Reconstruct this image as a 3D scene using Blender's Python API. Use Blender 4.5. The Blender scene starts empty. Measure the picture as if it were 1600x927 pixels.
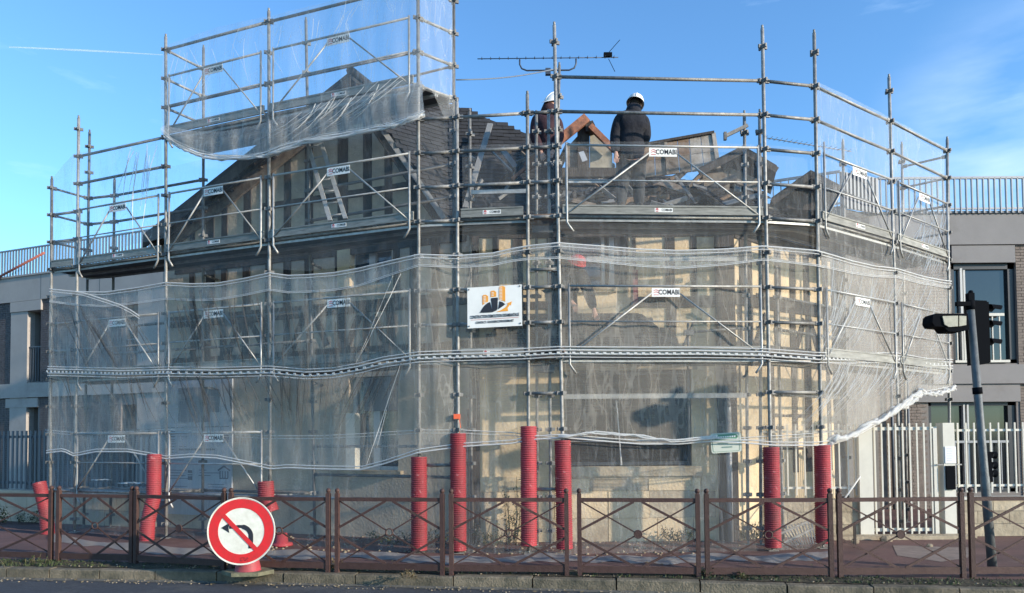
import bpy, math, random
from mathutils import Vector as V, Matrix
from math import sin, cos, tan, pi, radians, atan2, sqrt
random.seed(7)
S = bpy.context.scene
COL = S.collection
# ------------------------------------------------------------------ camera
F, EYE, PX0, PY0 = 1155.0, 1.64, 800.0, 641.7
PITCH, ROLL = radians(2.0), radians(0.45)
_f = V((0, cos(PITCH), sin(PITCH))); _r0 = V((1, 0, 0)); _u0 = V((0, -sin(PITCH), cos(PITCH)))
_u = cos(ROLL)*_u0 + sin(ROLL)*_r0; _r = cos(ROLL)*_r0 - sin(ROLL)*_u0
CAM = V((0, 0, EYE))
cd = bpy.data.cameras.new('camera'); co = bpy.data.objects.new('camera', cd); COL.objects.link(co)
M = Matrix((_r, _u, -_f)).transposed().to_4x4(); M.translation = CAM
co.matrix_world = M
cd.sensor_width = 36; cd.lens = 36*F/1600; cd.shift_y = (PY0-463.5)/1600; cd.clip_end = 9000; cd.clip_start = .05
S.camera = co
# ------------------------------------------------------------------ sky, sun, exposure
SUN_AZ, SUN_EL = 62.0, 16.0     # azimuth turned from straight behind the camera towards the right
w = bpy.data.worlds.new('World'); S.world = w; w.use_nodes = True
nt = w.node_tree; bg = nt.nodes['Background']
sky = nt.nodes.new('ShaderNodeTexSky'); sky.sky_type = 'NISHITA'; sky.sun_disc = False
sdir = V((sin(radians(SUN_AZ))*cos(radians(SUN_EL)), -cos(radians(SUN_AZ))*cos(radians(SUN_EL)), sin(radians(SUN_EL))))
sky.sun_elevation = radians(SUN_EL); sky.sun_rotation = atan2(sdir.x, sdir.y)
sky.air_density = 1.0; sky.dust_density = 0.3; sky.ozone_density = 1.6; sky.altitude = 50
tcn = nt.nodes.new('ShaderNodeTexCoord'); mpn = nt.nodes.new('ShaderNodeMapping'); nsn = nt.nodes.new('ShaderNodeTexNoise')
mpn.inputs['Scale'].default_value = (1.2, 1.2, 5.5); mpn.inputs['Rotation'].default_value = (0.12, 0.1, 0.3); nsn.inputs['Scale'].default_value = 2.4; nsn.inputs['Detail'].default_value = 7
nsn.inputs['Roughness'].default_value = .58
rpn = nt.nodes.new('ShaderNodeValToRGB'); rpn.color_ramp.elements[0].position = .60; rpn.color_ramp.elements[1].position = .9
rpn.color_ramp.elements[1].color = (.35, .35, .35, 1)
mxn = nt.nodes.new('ShaderNodeMixRGB'); mxn.inputs[2].default_value = (5.4, 6.8, 8.4, 1)
gm = nt.nodes.new('ShaderNodeMixRGB'); gm.blend_type = 'MULTIPLY'; gm.inputs[0].default_value = 1; gm.inputs[2].default_value = (.58, .90, 1.17, 1)
nt.links.new(tcn.outputs['Generated'], mpn.inputs[0]); nt.links.new(mpn.outputs[0], nsn.inputs['Vector'])
nt.links.new(nsn.outputs[0], rpn.inputs[0]); nt.links.new(rpn.outputs[0], mxn.inputs[0])
nt.links.new(sky.outputs[0], gm.inputs[1]); nt.links.new(gm.outputs[0], mxn.inputs[1])
cdir = (_f*F + _r*(1620-PX0) - _u*(235-PY0)).normalized()
dt = nt.nodes.new('ShaderNodeVectorMath'); dt.operation = 'DOT_PRODUCT'; dt.inputs[1].default_value = cdir; nt.links.new(tcn.outputs['Generated'], dt.inputs[0])
mr1 = nt.nodes.new('ShaderNodeMapRange'); mr1.interpolation_type = 'SMOOTHSTEP'; mr1.inputs[1].default_value = .982; mr1.inputs[2].default_value = 1.0; mr1.inputs[4].default_value = .3; nt.links.new(dt.outputs['Value'], mr1.inputs[0])
mp2 = nt.nodes.new('ShaderNodeMapping'); mp2.inputs['Scale'].default_value = (3, 3, 11); mp2.inputs['Rotation'].default_value = (0, .25, 0); nt.links.new(tcn.outputs['Generated'], mp2.inputs[0])
ns2 = nt.nodes.new('ShaderNodeTexNoise'); ns2.inputs['Scale'].default_value = 2.0; ns2.inputs['Detail'].default_value = 8; nt.links.new(mp2.outputs[0], ns2.inputs['Vector'])
mr2 = nt.nodes.new('ShaderNodeMapRange'); mr2.inputs[1].default_value = .35; mr2.inputs[2].default_value = .75; nt.links.new(ns2.outputs[0], mr2.inputs[0])
ml = nt.nodes.new('ShaderNodeMath'); ml.operation = 'MULTIPLY'; nt.links.new(mr1.outputs[0], ml.inputs[0]); nt.links.new(mr2.outputs[0], ml.inputs[1])
mx3 = nt.nodes.new('ShaderNodeMixRGB'); mx3.inputs[2].default_value = (5.6, 6.3, 7.2, 1); nt.links.new(ml.outputs[0], mx3.inputs[0]); nt.links.new(mxn.outputs[0], mx3.inputs[1]); nt.links.new(mx3.outputs[0], bg.inputs[0])
bg.inputs[1].default_value = 0.15
sl = bpy.data.lights.new('sun', 'SUN'); sl.energy = 3.4; sl.angle = radians(.8); sl.color = (1, .88, .73)
so = bpy.data.objects.new('sun', sl); COL.objects.link(so); so.rotation_euler = (-sdir).to_track_quat('-Z', 'Y').to_euler()
S.view_settings.view_transform = 'Standard'; S.view_settings.look = 'None'; S.view_settings.exposure = 0.95; S.view_settings.gamma = 1
S.cycles.transparent_max_bounces = 24; S.cycles.max_bounces = 6

# ------------------------------------------------------------------ projection helpers (a photo pixel -> a real point on a real plane)
def ray(px, py): return (_f*F + _r*(px-PX0) - _u*(py-PY0)).normalized()
def hit(px, py, P, n):
    d = ray(px, py); return CAM + d*((P-CAM).dot(n)/d.dot(n))
def at(px, py, Y): return hit(px, py, V((0, Y, 0)), V((0, 1, 0)))
def gnd(px, py, z=0): return hit(px, py, V((0, 0, z)), V((0, 0, 1)))

class Wall:
    """vertical plane through P along horizontal u; n points to the street"""
    def __init__(s, P, Q):
        s.P = V((P[0], P[1], 0)); s.u = (V((Q[0], Q[1], 0))-s.P).normalized(); s.n = V((s.u.y, -s.u.x, 0))
        if s.n.y > 0: s.n = -s.n
        s.L = (V((Q[0], Q[1], 0))-s.P).length
    def pt(s, px, py, off=0):
        h = hit(px, py, s.P+s.n*off, s.n); return ((h-s.P).dot(s.u), h.z)
    def w(s, u, z, off=0): return s.P + s.u*u + V((0, 0, z)) + s.n*off

# ------------------------------------------------------------------ mesh builder
class MB:
    def __init__(s): s.v = []; s.f = []; s.m = []; s.sm = []
    def add(s, vs, fs, mi=0, smooth=False):
        b = len(s.v); s.v += [tuple(x) for x in vs]; s.f += [tuple(b+i for i in f) for f in fs]; s.m += [mi]*len(fs); s.sm += [smooth]*len(fs)
        return s
    def boxa(s, o, a, b, c, mi=0):   # corner + three edge vectors
        o = V(o); a = V(a); b = V(b); c = V(c)
        vs = [o, o+a, o+a+b, o+b, o+c, o+a+c, o+a+b+c, o+b+c]
        return s.add(vs, [(3, 2, 1, 0), (4, 5, 6, 7), (0, 1, 5, 4), (1, 2, 6, 5), (2, 3, 7, 6), (3, 0, 4, 7)], mi)
    def box(s, c, sx, sy, sz, x=V((1, 0, 0)), z=V((0, 0, 1)), mi=0):
        x = V(x).normalized(); z = V(z).normalized(); y = z.cross(x).normalized(); z = x.cross(y)
        return s.boxa(V(c)-x*sx/2-y*sy/2-z*sz/2, x*sx, y*sy, z*sz, mi)
    def bar(s, p, q, wd, th, n, mi=0):   # rectangular bar p->q, width across in plane perp n, thickness along n
        p = V(p); q = V(q); d = (q-p); n = V(n).normalized(); a = d.normalized().cross(n).normalized()
        return s.boxa(p-a*wd/2-n*th/2, d, a*wd, n*th, mi)
    def tube(s, pts, r, k=8, mi=0, cap=True, smooth=True):
        pts = [V(p) for p in pts]; n = len(pts)
        rs = r if isinstance(r, (list, tuple)) else [r]*n
        vs = []; ref = None
        for i, p in enumerate(pts):
            d = (pts[min(i+1, n-1)]-pts[max(i-1, 0)]).normalized()
            if ref is None:
                ref = d.cross(V((0, 0, 1)))
                if ref.length < .1: ref = d.cross(V((1, 0, 0)))
            a = (ref - d*ref.dot(d)).normalized(); ref = a; b = d.cross(a)
            for j in range(k):
                t = 2*pi*j/k; vs.append(p+(a*cos(t)+b*sin(t))*rs[i])
        fs = []
        for i in range(n-1):
            for j in range(k):
                fs.append((i*k+j, i*k+(j+1) % k, (i+1)*k+(j+1) % k, (i+1)*k+j))
        s.add(vs, fs, mi, smooth)
        if cap:
            b = len(s.v)-n*k; s.f += [tuple(b+j for j in range(k))[::-1], tuple(b+(n-1)*k+j for j in range(k))]; s.m += [mi]*2; s.sm += [False]*2
        return s
    def prism(s, poly, ex, mi=0):  # planar polygon (3D pts) extruded by vector ex
        poly = [V(p) for p in poly]; k = len(poly); ex = V(ex)
        vs = poly+[p+ex for p in poly]
        fs = [tuple(range(k))[::-1], tuple(range(k, 2*k))]+[(i, (i+1) % k, (i+1) % k+k, i+k) for i in range(k)]
        return s.add(vs, fs, mi)
    def disc(s, c, n, r, th, k=40, mi=0, up=V((0, 0, 1))):
        n = V(n).normalized(); a = V(up).cross(n).normalized(); b = n.cross(a)
        return s.prism([V(c)+(a*cos(2*pi*i/k)+b*sin(2*pi*i/k))*r for i in range(k)], n*th, mi)
    def ball(s, c, r, k=10, mi=0, sc=(1, 1, 1)):
        c = V(c); vs = []; R = k//2
        for i in range(R+1):
            for j in range(k):
                vs.append(c+V((sin(pi*i/R)*cos(2*pi*j/k)*r*sc[0], sin(pi*i/R)*sin(2*pi*j/k)*r*sc[1], cos(pi*i/R)*r*sc[2])))
        return s.add(vs, [(i*k+j, (i+1)*k+j, (i+1)*k+(j+1) % k, i*k+(j+1) % k) for i in range(R) for j in range(k)], mi, True)
    def build(s, name, mat, parent=None, origin=None):
        me = bpy.data.meshes.new(name)
        o3 = V(origin) if origin is not None else V((0, 0, 0))
        me.from_pydata([tuple(V(v)-o3) for v in s.v] if origin is not None else s.v, [], s.f)
        for mt in (mat if isinstance(mat, (list, tuple)) else [mat]): me.materials.append(mt)
        me.polygons.foreach_set('material_index', s.m); me.polygons.foreach_set('use_smooth', s.sm); me.update()
        return link(name, me, parent, o3)
def link(name, me, parent=None, loc=(0, 0, 0)):
    o = bpy.data.objects.new(name, me); COL.objects.link(o); o.location = loc
    if parent is not None:
        o.parent = parent
        wl = V((0, 0, 0)); p = parent
        while p: wl += p.location; p = p.parent
        o.location = V(loc)-wl        # only unrotated parents are used this way
    return o
def tag(o, label=None, cat=None, group=None, kind=None):
    if label: o['label'] = label
    if cat: o['category'] = cat
    if group: o['group'] = group
    if kind: o['kind'] = kind
    return o
def thing(name, label, cat, loc=(0, 0, 0), group=None):
    o = bpy.data.objects.new(name, None); COL.objects.link(o); o.location = loc; o.empty_display_size = .2
    return tag(o, label, cat, group)
def struct(name, mb, mat): return tag(mb.build(name, mat), kind='structure')
def copy_tree(o, parent=None):
    c = o.copy(); COL.objects.link(c); c.parent = parent
    for ch in list(o.children): copy_tree(ch, c)
    return c

# ------------------------------------------------------------------ materials
def mat(name, col, rough=.7, metal=0, noise=0, nscale=8, bump=0, bscale=40, col2=None, spec=.4, stretch=None, wear=0):
    m = bpy.data.materials.new(name); m.use_nodes = True; t = m.node_tree; b = t.nodes['Principled BSDF']
    b.inputs['Roughness'].default_value = rough; b.inputs['Metallic'].default_value = metal
    b.inputs['Base Color'].default_value = (*col, 1); b.inputs['Specular IOR Level'].default_value = spec
    tc = t.nodes.new('ShaderNodeTexCoord'); mp = t.nodes.new('ShaderNodeMapping'); t.links.new(tc.outputs['Object'], mp.inputs[0])
    if stretch: mp.inputs['Scale'].default_value = stretch
    if noise:
        n = t.nodes.new('ShaderNodeTexNoise'); n.inputs['Scale'].default_value = nscale; n.inputs['Detail'].default_value = 8; n.inputs['Roughness'].default_value = .65
        t.links.new(mp.outputs[0], n.inputs['Vector'])
        r = t.nodes.new('ShaderNodeValToRGB'); r.color_ramp.elements[0].position = .32; r.color_ramp.elements[1].position = .68
        c2 = col2 or tuple(c*(1-noise) for c in col)
        r.color_ramp.elements[0].color = (*c2, 1); r.color_ramp.elements[1].color = (*col, 1)
        t.links.new(n.outputs[0], r.inputs[0]); t.links.new(r.outputs[0], b.inputs['Base Color'])
    if wear:
        oi = t.nodes.new('ShaderNodeObjectInfo'); mr = t.nodes.new('ShaderNodeMapRange'); mr.inputs[3].default_value = 1-wear; mr.inputs[4].default_value = 1+wear*.45
        mm = t.nodes.new('ShaderNodeVectorMath'); mm.operation = 'SCALE'; src = b.inputs['Base Color'].links[0].from_socket if b.inputs['Base Color'].links else None
        t.links.new(oi.outputs['Random'], mr.inputs[0]); t.links.new(mr.outputs[0], mm.inputs['Scale'])
        if src: t.links.new(src, mm.inputs[0])
        else: mm.inputs[0].default_value = col
        t.links.new(mm.outputs[0], b.inputs['Base Color'])
    if bump:
        n2 = t.nodes.new('ShaderNodeTexNoise'); n2.inputs['Scale'].default_value = bscale; n2.inputs['Detail'].default_value = 6
        t.links.new(mp.outputs[0], n2.inputs['Vector'])
        bp = t.nodes.new('ShaderNodeBump'); bp.inputs['Strength'].default_value = bump; bp.inputs['Distance'].default_value = .02
        t.links.new(n2.outputs[0], bp.inputs['Height']); t.links.new(bp.outputs[0], b.inputs['Normal'])
    return m
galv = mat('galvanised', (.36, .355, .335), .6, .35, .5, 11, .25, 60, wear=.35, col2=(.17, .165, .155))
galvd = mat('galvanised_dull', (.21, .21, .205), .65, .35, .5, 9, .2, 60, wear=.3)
alu = mat('aluminium', (.48, .475, .45), .5, .4, .4, 10, .1, 50, wear=.3)
toe_m = mat('toe_board_metal', (.33, .325, .29), .6, .25, .5, 5, .1, 40, stretch=(1, 1, 6), wear=.25)
deckm = mat('deck_steel', (.10, .105, .11), .6, .3, .5, 4, .2, 40)
white = mat('plate_white', (.8, .79, .74), .5, 0, .12, 5)
ink = mat('ink_dark', (.02, .022, .03), .5)
redink = mat('ink_red', (.55, .12, .12), .5)
orange = mat('print_orange', (.85, .36, .05), .5, 0, .1, 4)
timber = mat('old_timber', (.068, .056, .048), .85, 0, .55, 5, .6, 20, stretch=(3, 3, .6))
woodg = mat('weathered_board', (.30, .25, .20), .85, 0, .5, 3.5, .5, 25, stretch=(2.5, 2.5, 2.5), col2=(.12, .085, .06), wear=.35)
woodr = mat('fresh_rafter', (.42, .17, .09), .8, 0, .6, 6, .4, 25, col2=(.14, .07, .05))
slate = mat('slate', (.044, .044, .046), .8, 0, .25, 6, .2, 30, spec=.15, wear=.2)
slate2 = mat('slate_light', (.050, .050, .053), .8, 0, .25, 9, .2, 30, spec=.15)
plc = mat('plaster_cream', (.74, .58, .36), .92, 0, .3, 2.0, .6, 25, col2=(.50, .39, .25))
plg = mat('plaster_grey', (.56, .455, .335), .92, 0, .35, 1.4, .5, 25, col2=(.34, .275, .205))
def scuffs(m, col, sc, lo, hi):
    t = m.node_tree; b = t.nodes['Principled BSDF']; src = b.inputs['Base Color'].links[0].from_socket
    n = t.nodes.new('ShaderNodeTexNoise'); n.inputs['Scale'].default_value = sc; n.inputs['Detail'].default_value = 9; n.inputs['Roughness'].default_value = .7
    tc = t.nodes.new('ShaderNodeTexCoord'); t.links.new(tc.outputs['Object'], n.inputs['Vector'])
    mr = t.nodes.new('ShaderNodeMapRange'); mr.inputs[1].default_value = lo; mr.inputs[2].default_value = hi; mr.inputs[4].default_value = .8; t.links.new(n.outputs[0], mr.inputs[0])
    mx = t.nodes.new('ShaderNodeMixRGB'); mx.inputs[2].default_value = (*col, 1); t.links.new(mr.outputs[0], mx.inputs[0]); t.links.new(src, mx.inputs[1]); t.links.new(mx.outputs[0], b.inputs['Base Color'])
plp = mat('plaster_panel', (.62, .50, .335), .92, 0, .3, 4, .6, 20, col2=(.44, .35, .24))
plq = mat('plaster_panel_grey', (.58, .47, .345), .92, 0, .35, 4, .6, 20, col2=(.40, .33, .25))
lime = mat('limestone', (.52, .44, .31), .9, 0, .35, 3.5, .7, 18, col2=(.30, .24, .165), wear=.2)
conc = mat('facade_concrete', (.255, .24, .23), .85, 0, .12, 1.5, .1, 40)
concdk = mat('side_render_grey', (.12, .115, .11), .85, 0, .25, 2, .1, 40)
concl = mat('facade_concrete_left', (.40, .365, .33), .85, 0, .12, 1.5, .1, 40)
brickr = mat('brick_taupe', (.24, .195, .165), .85, 0, .4, 7, .4, 30)
brickd = mat('brick_dark', (.13, .115, .115), .8, 0, .4, 7, .4, 30)
mortar = mat('mortar', (.2, .18, .165), .9)
framed = mat('frame_dark', (.03, .034, .04), .4)
framel = mat('frame_light', (.5, .5, .48), .5)
wpaint = mat('white_paint', (.66, .63, .54), .5, 0, .12, 6)
gbars = mat('grey_bars', (.27, .28, .29), .5, .3)
dbars = mat('dark_bars', (.10, .115, .135), .5, .2)
redp = mat('red_plastic', (.42, .040, .055), .6, 0, .5, 3, .2, 30, col2=(.22, .055, .06), wear=.25)
brown = mat('barrier_brown', (.078, .040, .033), .65, .0, .5, 14, .3, 60, col2=(.055, .027, .021), wear=.25)
asph = mat('asphalt', (.062, .066, .075), .85, 0, .45, 22, .6, 90)
walk = mat('red_asphalt', (.17, .09, .075), .8, 0, .55, 1.1, .6, 70, col2=(.085, .05, .045))
kerbm = mat('kerb_stone', (.235, .19, .13), .85, 0, .55, 5, .7, 45, col2=(.07, .065, .045), wear=.25)
mossm = mat('soil_moss', (.085, .068, .038), .95, 0, .6, 9, .9, 40, col2=(.018, .017, .012))
leafm = mat('leaf', (.065, .085, .03), .7, 0, .5, 6, col2=(.03, .04, .015))
dryleaf = mat('dry_leaf', (.22, .17, .09), .8, 0, .4, 6)
signred = mat('sign_red', (.70, .022, .028), .4, 0, .3, 9, col2=(.50, .03, .03))
signwhite = mat('sign_white', (.80, .78, .68), .45, 0, .25, 11, col2=(.62, .60, .50))
blackp = mat('black_plastic', (.006, .007, .009), .85, spec=.04)
polem = mat('signal_pole_paint', (.16, .17, .17), .6, .3, .4, 9, .2, 60)
meshdark = mat('window_mesh', (.012, .012, .013), .95, 0, .3, 2, .2, 60, stretch=(1, 1, 8), spec=.05)
wrapm = mat('wrap_sheet', (.42, .45, .49), .45, 0, .15, 3, .25, 6)
cloth_k = mat('cloth_black', (.016, .018, .026), .9, 0, .4, 8, 1.0, 11)
cloth_m = mat('cloth_maroon', (.05, .022, .028), .9, 0, .4, 8, 1.0, 11)
cloth_j = mat('cloth_jeans', (.055, .058, .062), .9, 0, .4, 8, 1.0, 11)
skin = mat('skin', (.45, .26, .19), .6)
helm = mat('helmet_white', (.82, .8, .75), .3)
helmr = mat('cap_red', (.62, .05, .06), .6)
orangep = mat('orange_clip', (.75, .13, .05), .5)
rubble = mat('rubble', (.33, .27, .19), .9, 0, .5, 6, .6, 30)
greenp = mat('print_green', (.09, .24, .15), .5, 0, .2, 6)
curtain = mat('curtain', (.55, .55, .52), .9)

def glassm(name, col, rough=.08):
    m = mat(name, col, rough, 0, spec=.8); return m
glass = glassm('glass_dark', (.02, .024, .026)); glassb = glassm('glass_blue', (.05, .08, .11), .05)

def slatemat():   # rows of slates on far parts of the roof
    m = slate.copy(); m.name = 'slate_rows'; t = m.node_tree; b = t.nodes['Principled BSDF']
    tc = t.nodes.new('ShaderNodeTexCoord'); bt = t.nodes.new('ShaderNodeTexBrick')
    mp = t.nodes.new('ShaderNodeMapping'); mp.inputs['Rotation'].default_value = (pi/2, 0, 0)
    bt.inputs['Scale'].default_value = 1; bt.inputs['Brick Width'].default_value = .22; bt.inputs['Row Height'].default_value = .11; bt.inputs['Mortar Size'].default_value = .008
    bt.inputs['Color1'].default_value = (.105, .11, .12, 1); bt.inputs['Color2'].default_value = (.07, .073, .08, 1); bt.inputs['Mortar'].default_value = (.03, .03, .033, 1)
    t.links.new(tc.outputs['Object'], mp.inputs[0]); t.links.new(mp.outputs[0], bt.inputs['Vector']); t.links.new(bt.outputs[0], b.inputs['Base Color'])
    return m
slater = slatemat()

scuffs(plc, (.30, .22, .14), 1.6, .58, .74); scuffs(lime, (.20, .15, .09), 2.2, .56, .72); scuffs(plg, (.20, .17, .13), 1.1, .56, .74); scuffs(redp, (.50, .30, .28), 6, .60, .70); scuffs(asph, (.11, .105, .095), 1.3, .52, .7); scuffs(walk, (.24, .17, .14), 2.4, .58, .74); scuffs(conc, (.17, .155, .14), .8, .55, .75); scuffs(concl, (.26, .235, .21), .8, .55, .75); scuffs(galv, (.42, .40, .34), 9, .60, .68)
def netmat(name, base, amp=.10, col=(.80, .81, .80), tl=.45, crease=0.0):
    m = bpy.data.materials.new(name); m.use_nodes = True; t = m.node_tree; t.nodes.clear()
    out = t.nodes.new('ShaderNodeOutputMaterial'); mx = t.nodes.new('ShaderNodeMixShader'); tr = t.nodes.new('ShaderNodeBsdfTransparent')
    df = t.nodes.new('ShaderNodeBsdfDiffuse'); ts = t.nodes.new('ShaderNodeBsdfTranslucent'); m2 = t.nodes.new('ShaderNodeMixShader'); m2.inputs[0].default_value = tl
    for x in (df, ts): x.inputs[0].default_value = (*col, 1)
    t.links.new(df.outputs[0], m2.inputs[1]); t.links.new(ts.outputs[0], m2.inputs[2])
    tc = t.nodes.new('ShaderNodeTexCoord'); mp = t.nodes.new('ShaderNodeMapping'); mp.inputs['Scale'].default_value = (1.2, 1.2, 30)
    t.links.new(tc.outputs['Object'], mp.inputs[0])
    n1 = t.nodes.new('ShaderNodeTexNoise'); n1.inputs['Scale'].default_value = 3; n1.inputs['Detail'].default_value = 3; t.links.new(mp.outputs[0], n1.inputs['Vector'])
    n2 = t.nodes.new('ShaderNodeTexNoise'); n2.inputs['Scale'].default_value = 1.3; n2.inputs['Detail'].default_value = 4; t.links.new(tc.outputs['Object'], n2.inputs['Vector'])
    a = t.nodes.new('ShaderNodeMath'); a.operation = 'ADD'; t.links.new(n1.outputs[0], a.inputs[0]); t.links.new(n2.outputs[0], a.inputs[1])
    b = t.nodes.new('ShaderNodeMath'); b.operation = 'MULTIPLY_ADD'; b.inputs[1].default_value = amp*2; b.inputs[2].default_value = base-amp*2
    t.links.new(a.outputs[0], b.inputs[0]); b.use_clamp = True
    last = b.outputs[0]
    for (sc_, rot, scale, wid, gain) in ((( 1, 1, .16), .45, 5.0, .028, crease), ((1, 1, .22), -.35, 3.4, .022, crease*.8)):
        mc = t.nodes.new('ShaderNodeMapping'); mc.inputs['Scale'].default_value = sc_; mc.inputs['Rotation'].default_value = (rot*.4, rot, 0); t.links.new(tc.outputs['Object'], mc.inputs[0])
        nc = t.nodes.new('ShaderNodeTexNoise'); nc.inputs['Scale'].default_value = scale; nc.inputs['Detail'].default_value = 2.5; nc.inputs['Distortion'].default_value = .4; t.links.new(mc.outputs[0], nc.inputs['Vector'])
        s1 = t.nodes.new('ShaderNodeMath'); s1.operation = 'SUBTRACT'; s1.inputs[1].default_value = .5; t.links.new(nc.outputs[0], s1.inputs[0])
        s2 = t.nodes.new('ShaderNodeMath'); s2.operation = 'ABSOLUTE'; t.links.new(s1.outputs[0], s2.inputs[0])
        s3 = t.nodes.new('ShaderNodeMapRange'); s3.inputs[1].default_value = 0; s3.inputs[2].default_value = wid; s3.inputs[3].default_value = gain; s3.inputs[4].default_value = 0; t.links.new(s2.outputs[0], s3.inputs[0])
        s4 = t.nodes.new('ShaderNodeMath'); s4.operation = 'ADD'; s4.use_clamp = True; t.links.new(last, s4.inputs[0]); t.links.new(s3.outputs[0], s4.inputs[1]); last = s4.outputs[0]
    t.links.new(last, mx.inputs[0]); t.links.new(tr.outputs[0], mx.inputs[1]); t.links.new(m2.outputs[0], mx.inputs[2]); t.links.new(mx.outputs[0], out.inputs[0])
    return m
netm = netmat('debris_net', .265, .09, (.84, .79, .70), crease=.12)
netd = netmat('debris_net_dense', .34, .10, (.74, .74, .72), crease=.16)
nett = netmat('debris_net_thin', .10, .05, crease=.05)
netg = netmat('debris_net_foot', .12, .05, crease=.10)
netu = netmat('debris_net_upper', .19, .08, crease=.12)
hemm = netmat('net_hem', .86, .05, (.84, .84, .82))
foldm = netmat('net_fold', .72, .12, (.86, .86, .84))
fold_shade = netmat('net_fold_shade', .5, .12, (.07, .075, .08), .15)  # dark colour puts crease shade into the left wing's pleats

# ------------------------------------------------------------------ text helper
def text_mesh(name, body, size, mt, parent, origin, x, up, th=.002, align='CENTER', bold=0, fit=0):
    cu = bpy.data.curves.new(name, 'FONT'); cu.body = body; cu.size = size; cu.align_x = align; cu.align_y = 'CENTER'; cu.extrude = th; cu.offset = bold
    cu.resolution_u = 2
    tmp = bpy.data.objects.new('tmp', cu); COL.objects.link(tmp)
    dg = bpy.context.evaluated_depsgraph_get(); me = bpy.data.meshes.new_from_object(tmp.evaluated_get(dg)); bpy.data.objects.remove(tmp)
    x = V(x).normalized(); up = V(up).normalized(); z = x.cross(up)
    if fit:
        wx = max(v.co.x for v in me.vertices)-min(v.co.x for v in me.vertices); me.transform(Matrix.Diagonal((fit/wx, 1, 1, 1)))
    R = Matrix((x, up, z)).transposed().to_4x4(); me.transform(R); me.materials.clear(); me.materials.append(mt)
    return link(name, me, parent, origin)

# ================================================================== GROUND
def lerp(a, b, t): return a+(b-a)*t
def interp(tab, x):
    if x <= tab[0][0]: return tab[0][1]
    for (a, b), (c, d) in zip(tab, tab[1:]):
        if x <= c: return lerp(b, d, (x-a)/(c-a))
    return tab[-1][1]
kline = [gnd(*p) for p in ((-260, 881), (0, 888), (300, 893), (560, 898), (850, 904), (1100, 910), (1300, 916), (1600, 922), (1900, 927))]
kline = [V((-60, 12.5, 0))]+kline+[V((60, 6.2, 0))]
def kY(x): return interp([(p.x, p.y) for p in kline], x)
m = MB(); m.add([(-1500, -1500, -.12), (1500, -1500, -.12), (1500, 1500, -.12), (-1500, 1500, -.12)], [(0, 1, 2, 3)]); struct('road', m, asph)
m = MB(); vs = []; fs = []
for i, p in enumerate(kline): vs += [(p.x, p.y+.14, 0), (p.x, 60, 0)]
for i in range(len(kline)-1): fs.append((2*i, 2*i+2, 2*i+3, 2*i+1))
m.add(vs, fs); struct('pavement', m, walk)
# gutter strip of grit along the kerb
m = MB(); vs = []; fs = []; xs = [-12+i*.12 for i in range(200)]
for i, x in enumerate(xs):
    vs += [(x, kY(x)+.0, -.114), (x, kY(x)-.10-.05*random.random(), -.116)]
for i in range(len(xs)-1): fs.append((2*i+1, 2*i+3, 2*i+2, 2*i))
m.add(vs, fs); tag(m.build('gutter_grit', mat('grit', (.19, .175, .14), .95, 0, .5, 18, .8, 60, col2=(.09, .085, .07))), kind='structure')
kerb = bpy.data.objects.new('kerb', None); COL.objects.link(kerb); tag(kerb, kind='structure')
jpx = [-240, -110, 10, 77, 155, 242, 338, 443, 555, 708, 832, 963, 1094, 1230, 1365, 1500, 1640, 1790]
jx = [gnd(p, interp([(-260, 881), (0, 888), (300, 893), (560, 898), (850, 904), (1100, 910), (1300, 916), (1600, 922), (1900, 927)], p)).x for p in jpx]
for i in range(len(jx)-1):
    a, b = jx[i]+.008, jx[i+1]-.008; dz = random.uniform(-.006, .004); dy = random.uniform(-.006, .006)
    p, q = V((a, kY(a)+dy, 0)), V((b, kY(b)+dy, 0)); u = (q-p).normalized(); n = V((-u.y, u.x, 0))
    prof = [(0, -.2), (0, -.012+dz), (.014, 0+dz), (.15, 0.002+dz), (.15, -.2)]
    mb = MB(); mb.prism([p+n*a_+V((0, 0, z_)) for a_, z_ in prof][::-1], q-p); mb.build('kerb_stone', kerbm, kerb)
# soil and moss strip behind the kerb
m = MB(); vs = []; fs = []; N = 420
for i in range(N+1):
    x = -11+i*(21/N)
    for j in range(7):
        t = j/6; y = kY(x)+.13+t*.42; edge = min(t, 1-t)*2
        vs.append((x, y+random.uniform(-.015, .015), .006+.035*edge*random.random()))
for i in range(N):
    for j in range(6): a = i*7+j; fs.append((a, a+7, a+8, a+1))
m.add(vs, fs); m.sm = [True]*len(m.f); tag(m.build('soil_strip', mossm), kind='structure')
# weeds on it (uncountable)
def blades(mb, c, n, h, sp, w=.006, lean=.5):
    for k in range(n):
        a = random.uniform(0, 2*pi); r = sp*sqrt(random.random()); b = V((c[0]+r*cos(a), c[1]+r*sin(a), c[2])); hh = h*random.uniform(.4, 1)
        d = V((random.uniform(-lean, lean), random.uniform(-lean, lean), 1)).normalized()*hh; s_ = V((cos(a+1), sin(a+1), 0))*w*random.uniform(.6, 1.6)
        mb.add([b-s_, b+s_, b+d*.6+s_*.8, b+d+V((d.x, d.y, -.2*hh))*.4, b+d*.6-s_*.8], [(0, 1, 2, 3, 4)])
m = MB()
for k in range(1500):
    x = random.uniform(-9, 8); t = random.random()
    dens = 1 if x > 1.2 or x < -5.4 else .35
    if random.random() > dens: continue
    blades(m, (x, kY(x)+.14+t*.36, .01), random.randint(2, 6), random.choice([.02, .03, .045]), .04)
for k in range(150):
    x = random.uniform(-8.4, -5.9); blades(m, (x, kY(x)+random.uniform(.1, .5), .01), 4, .06, .07, .007)
tag(m.build('low_weeds', leafm), 'low weeds and moss sprouting along the soil strip behind the kerb', 'weeds', kind='stuff')
m = MB()
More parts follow.
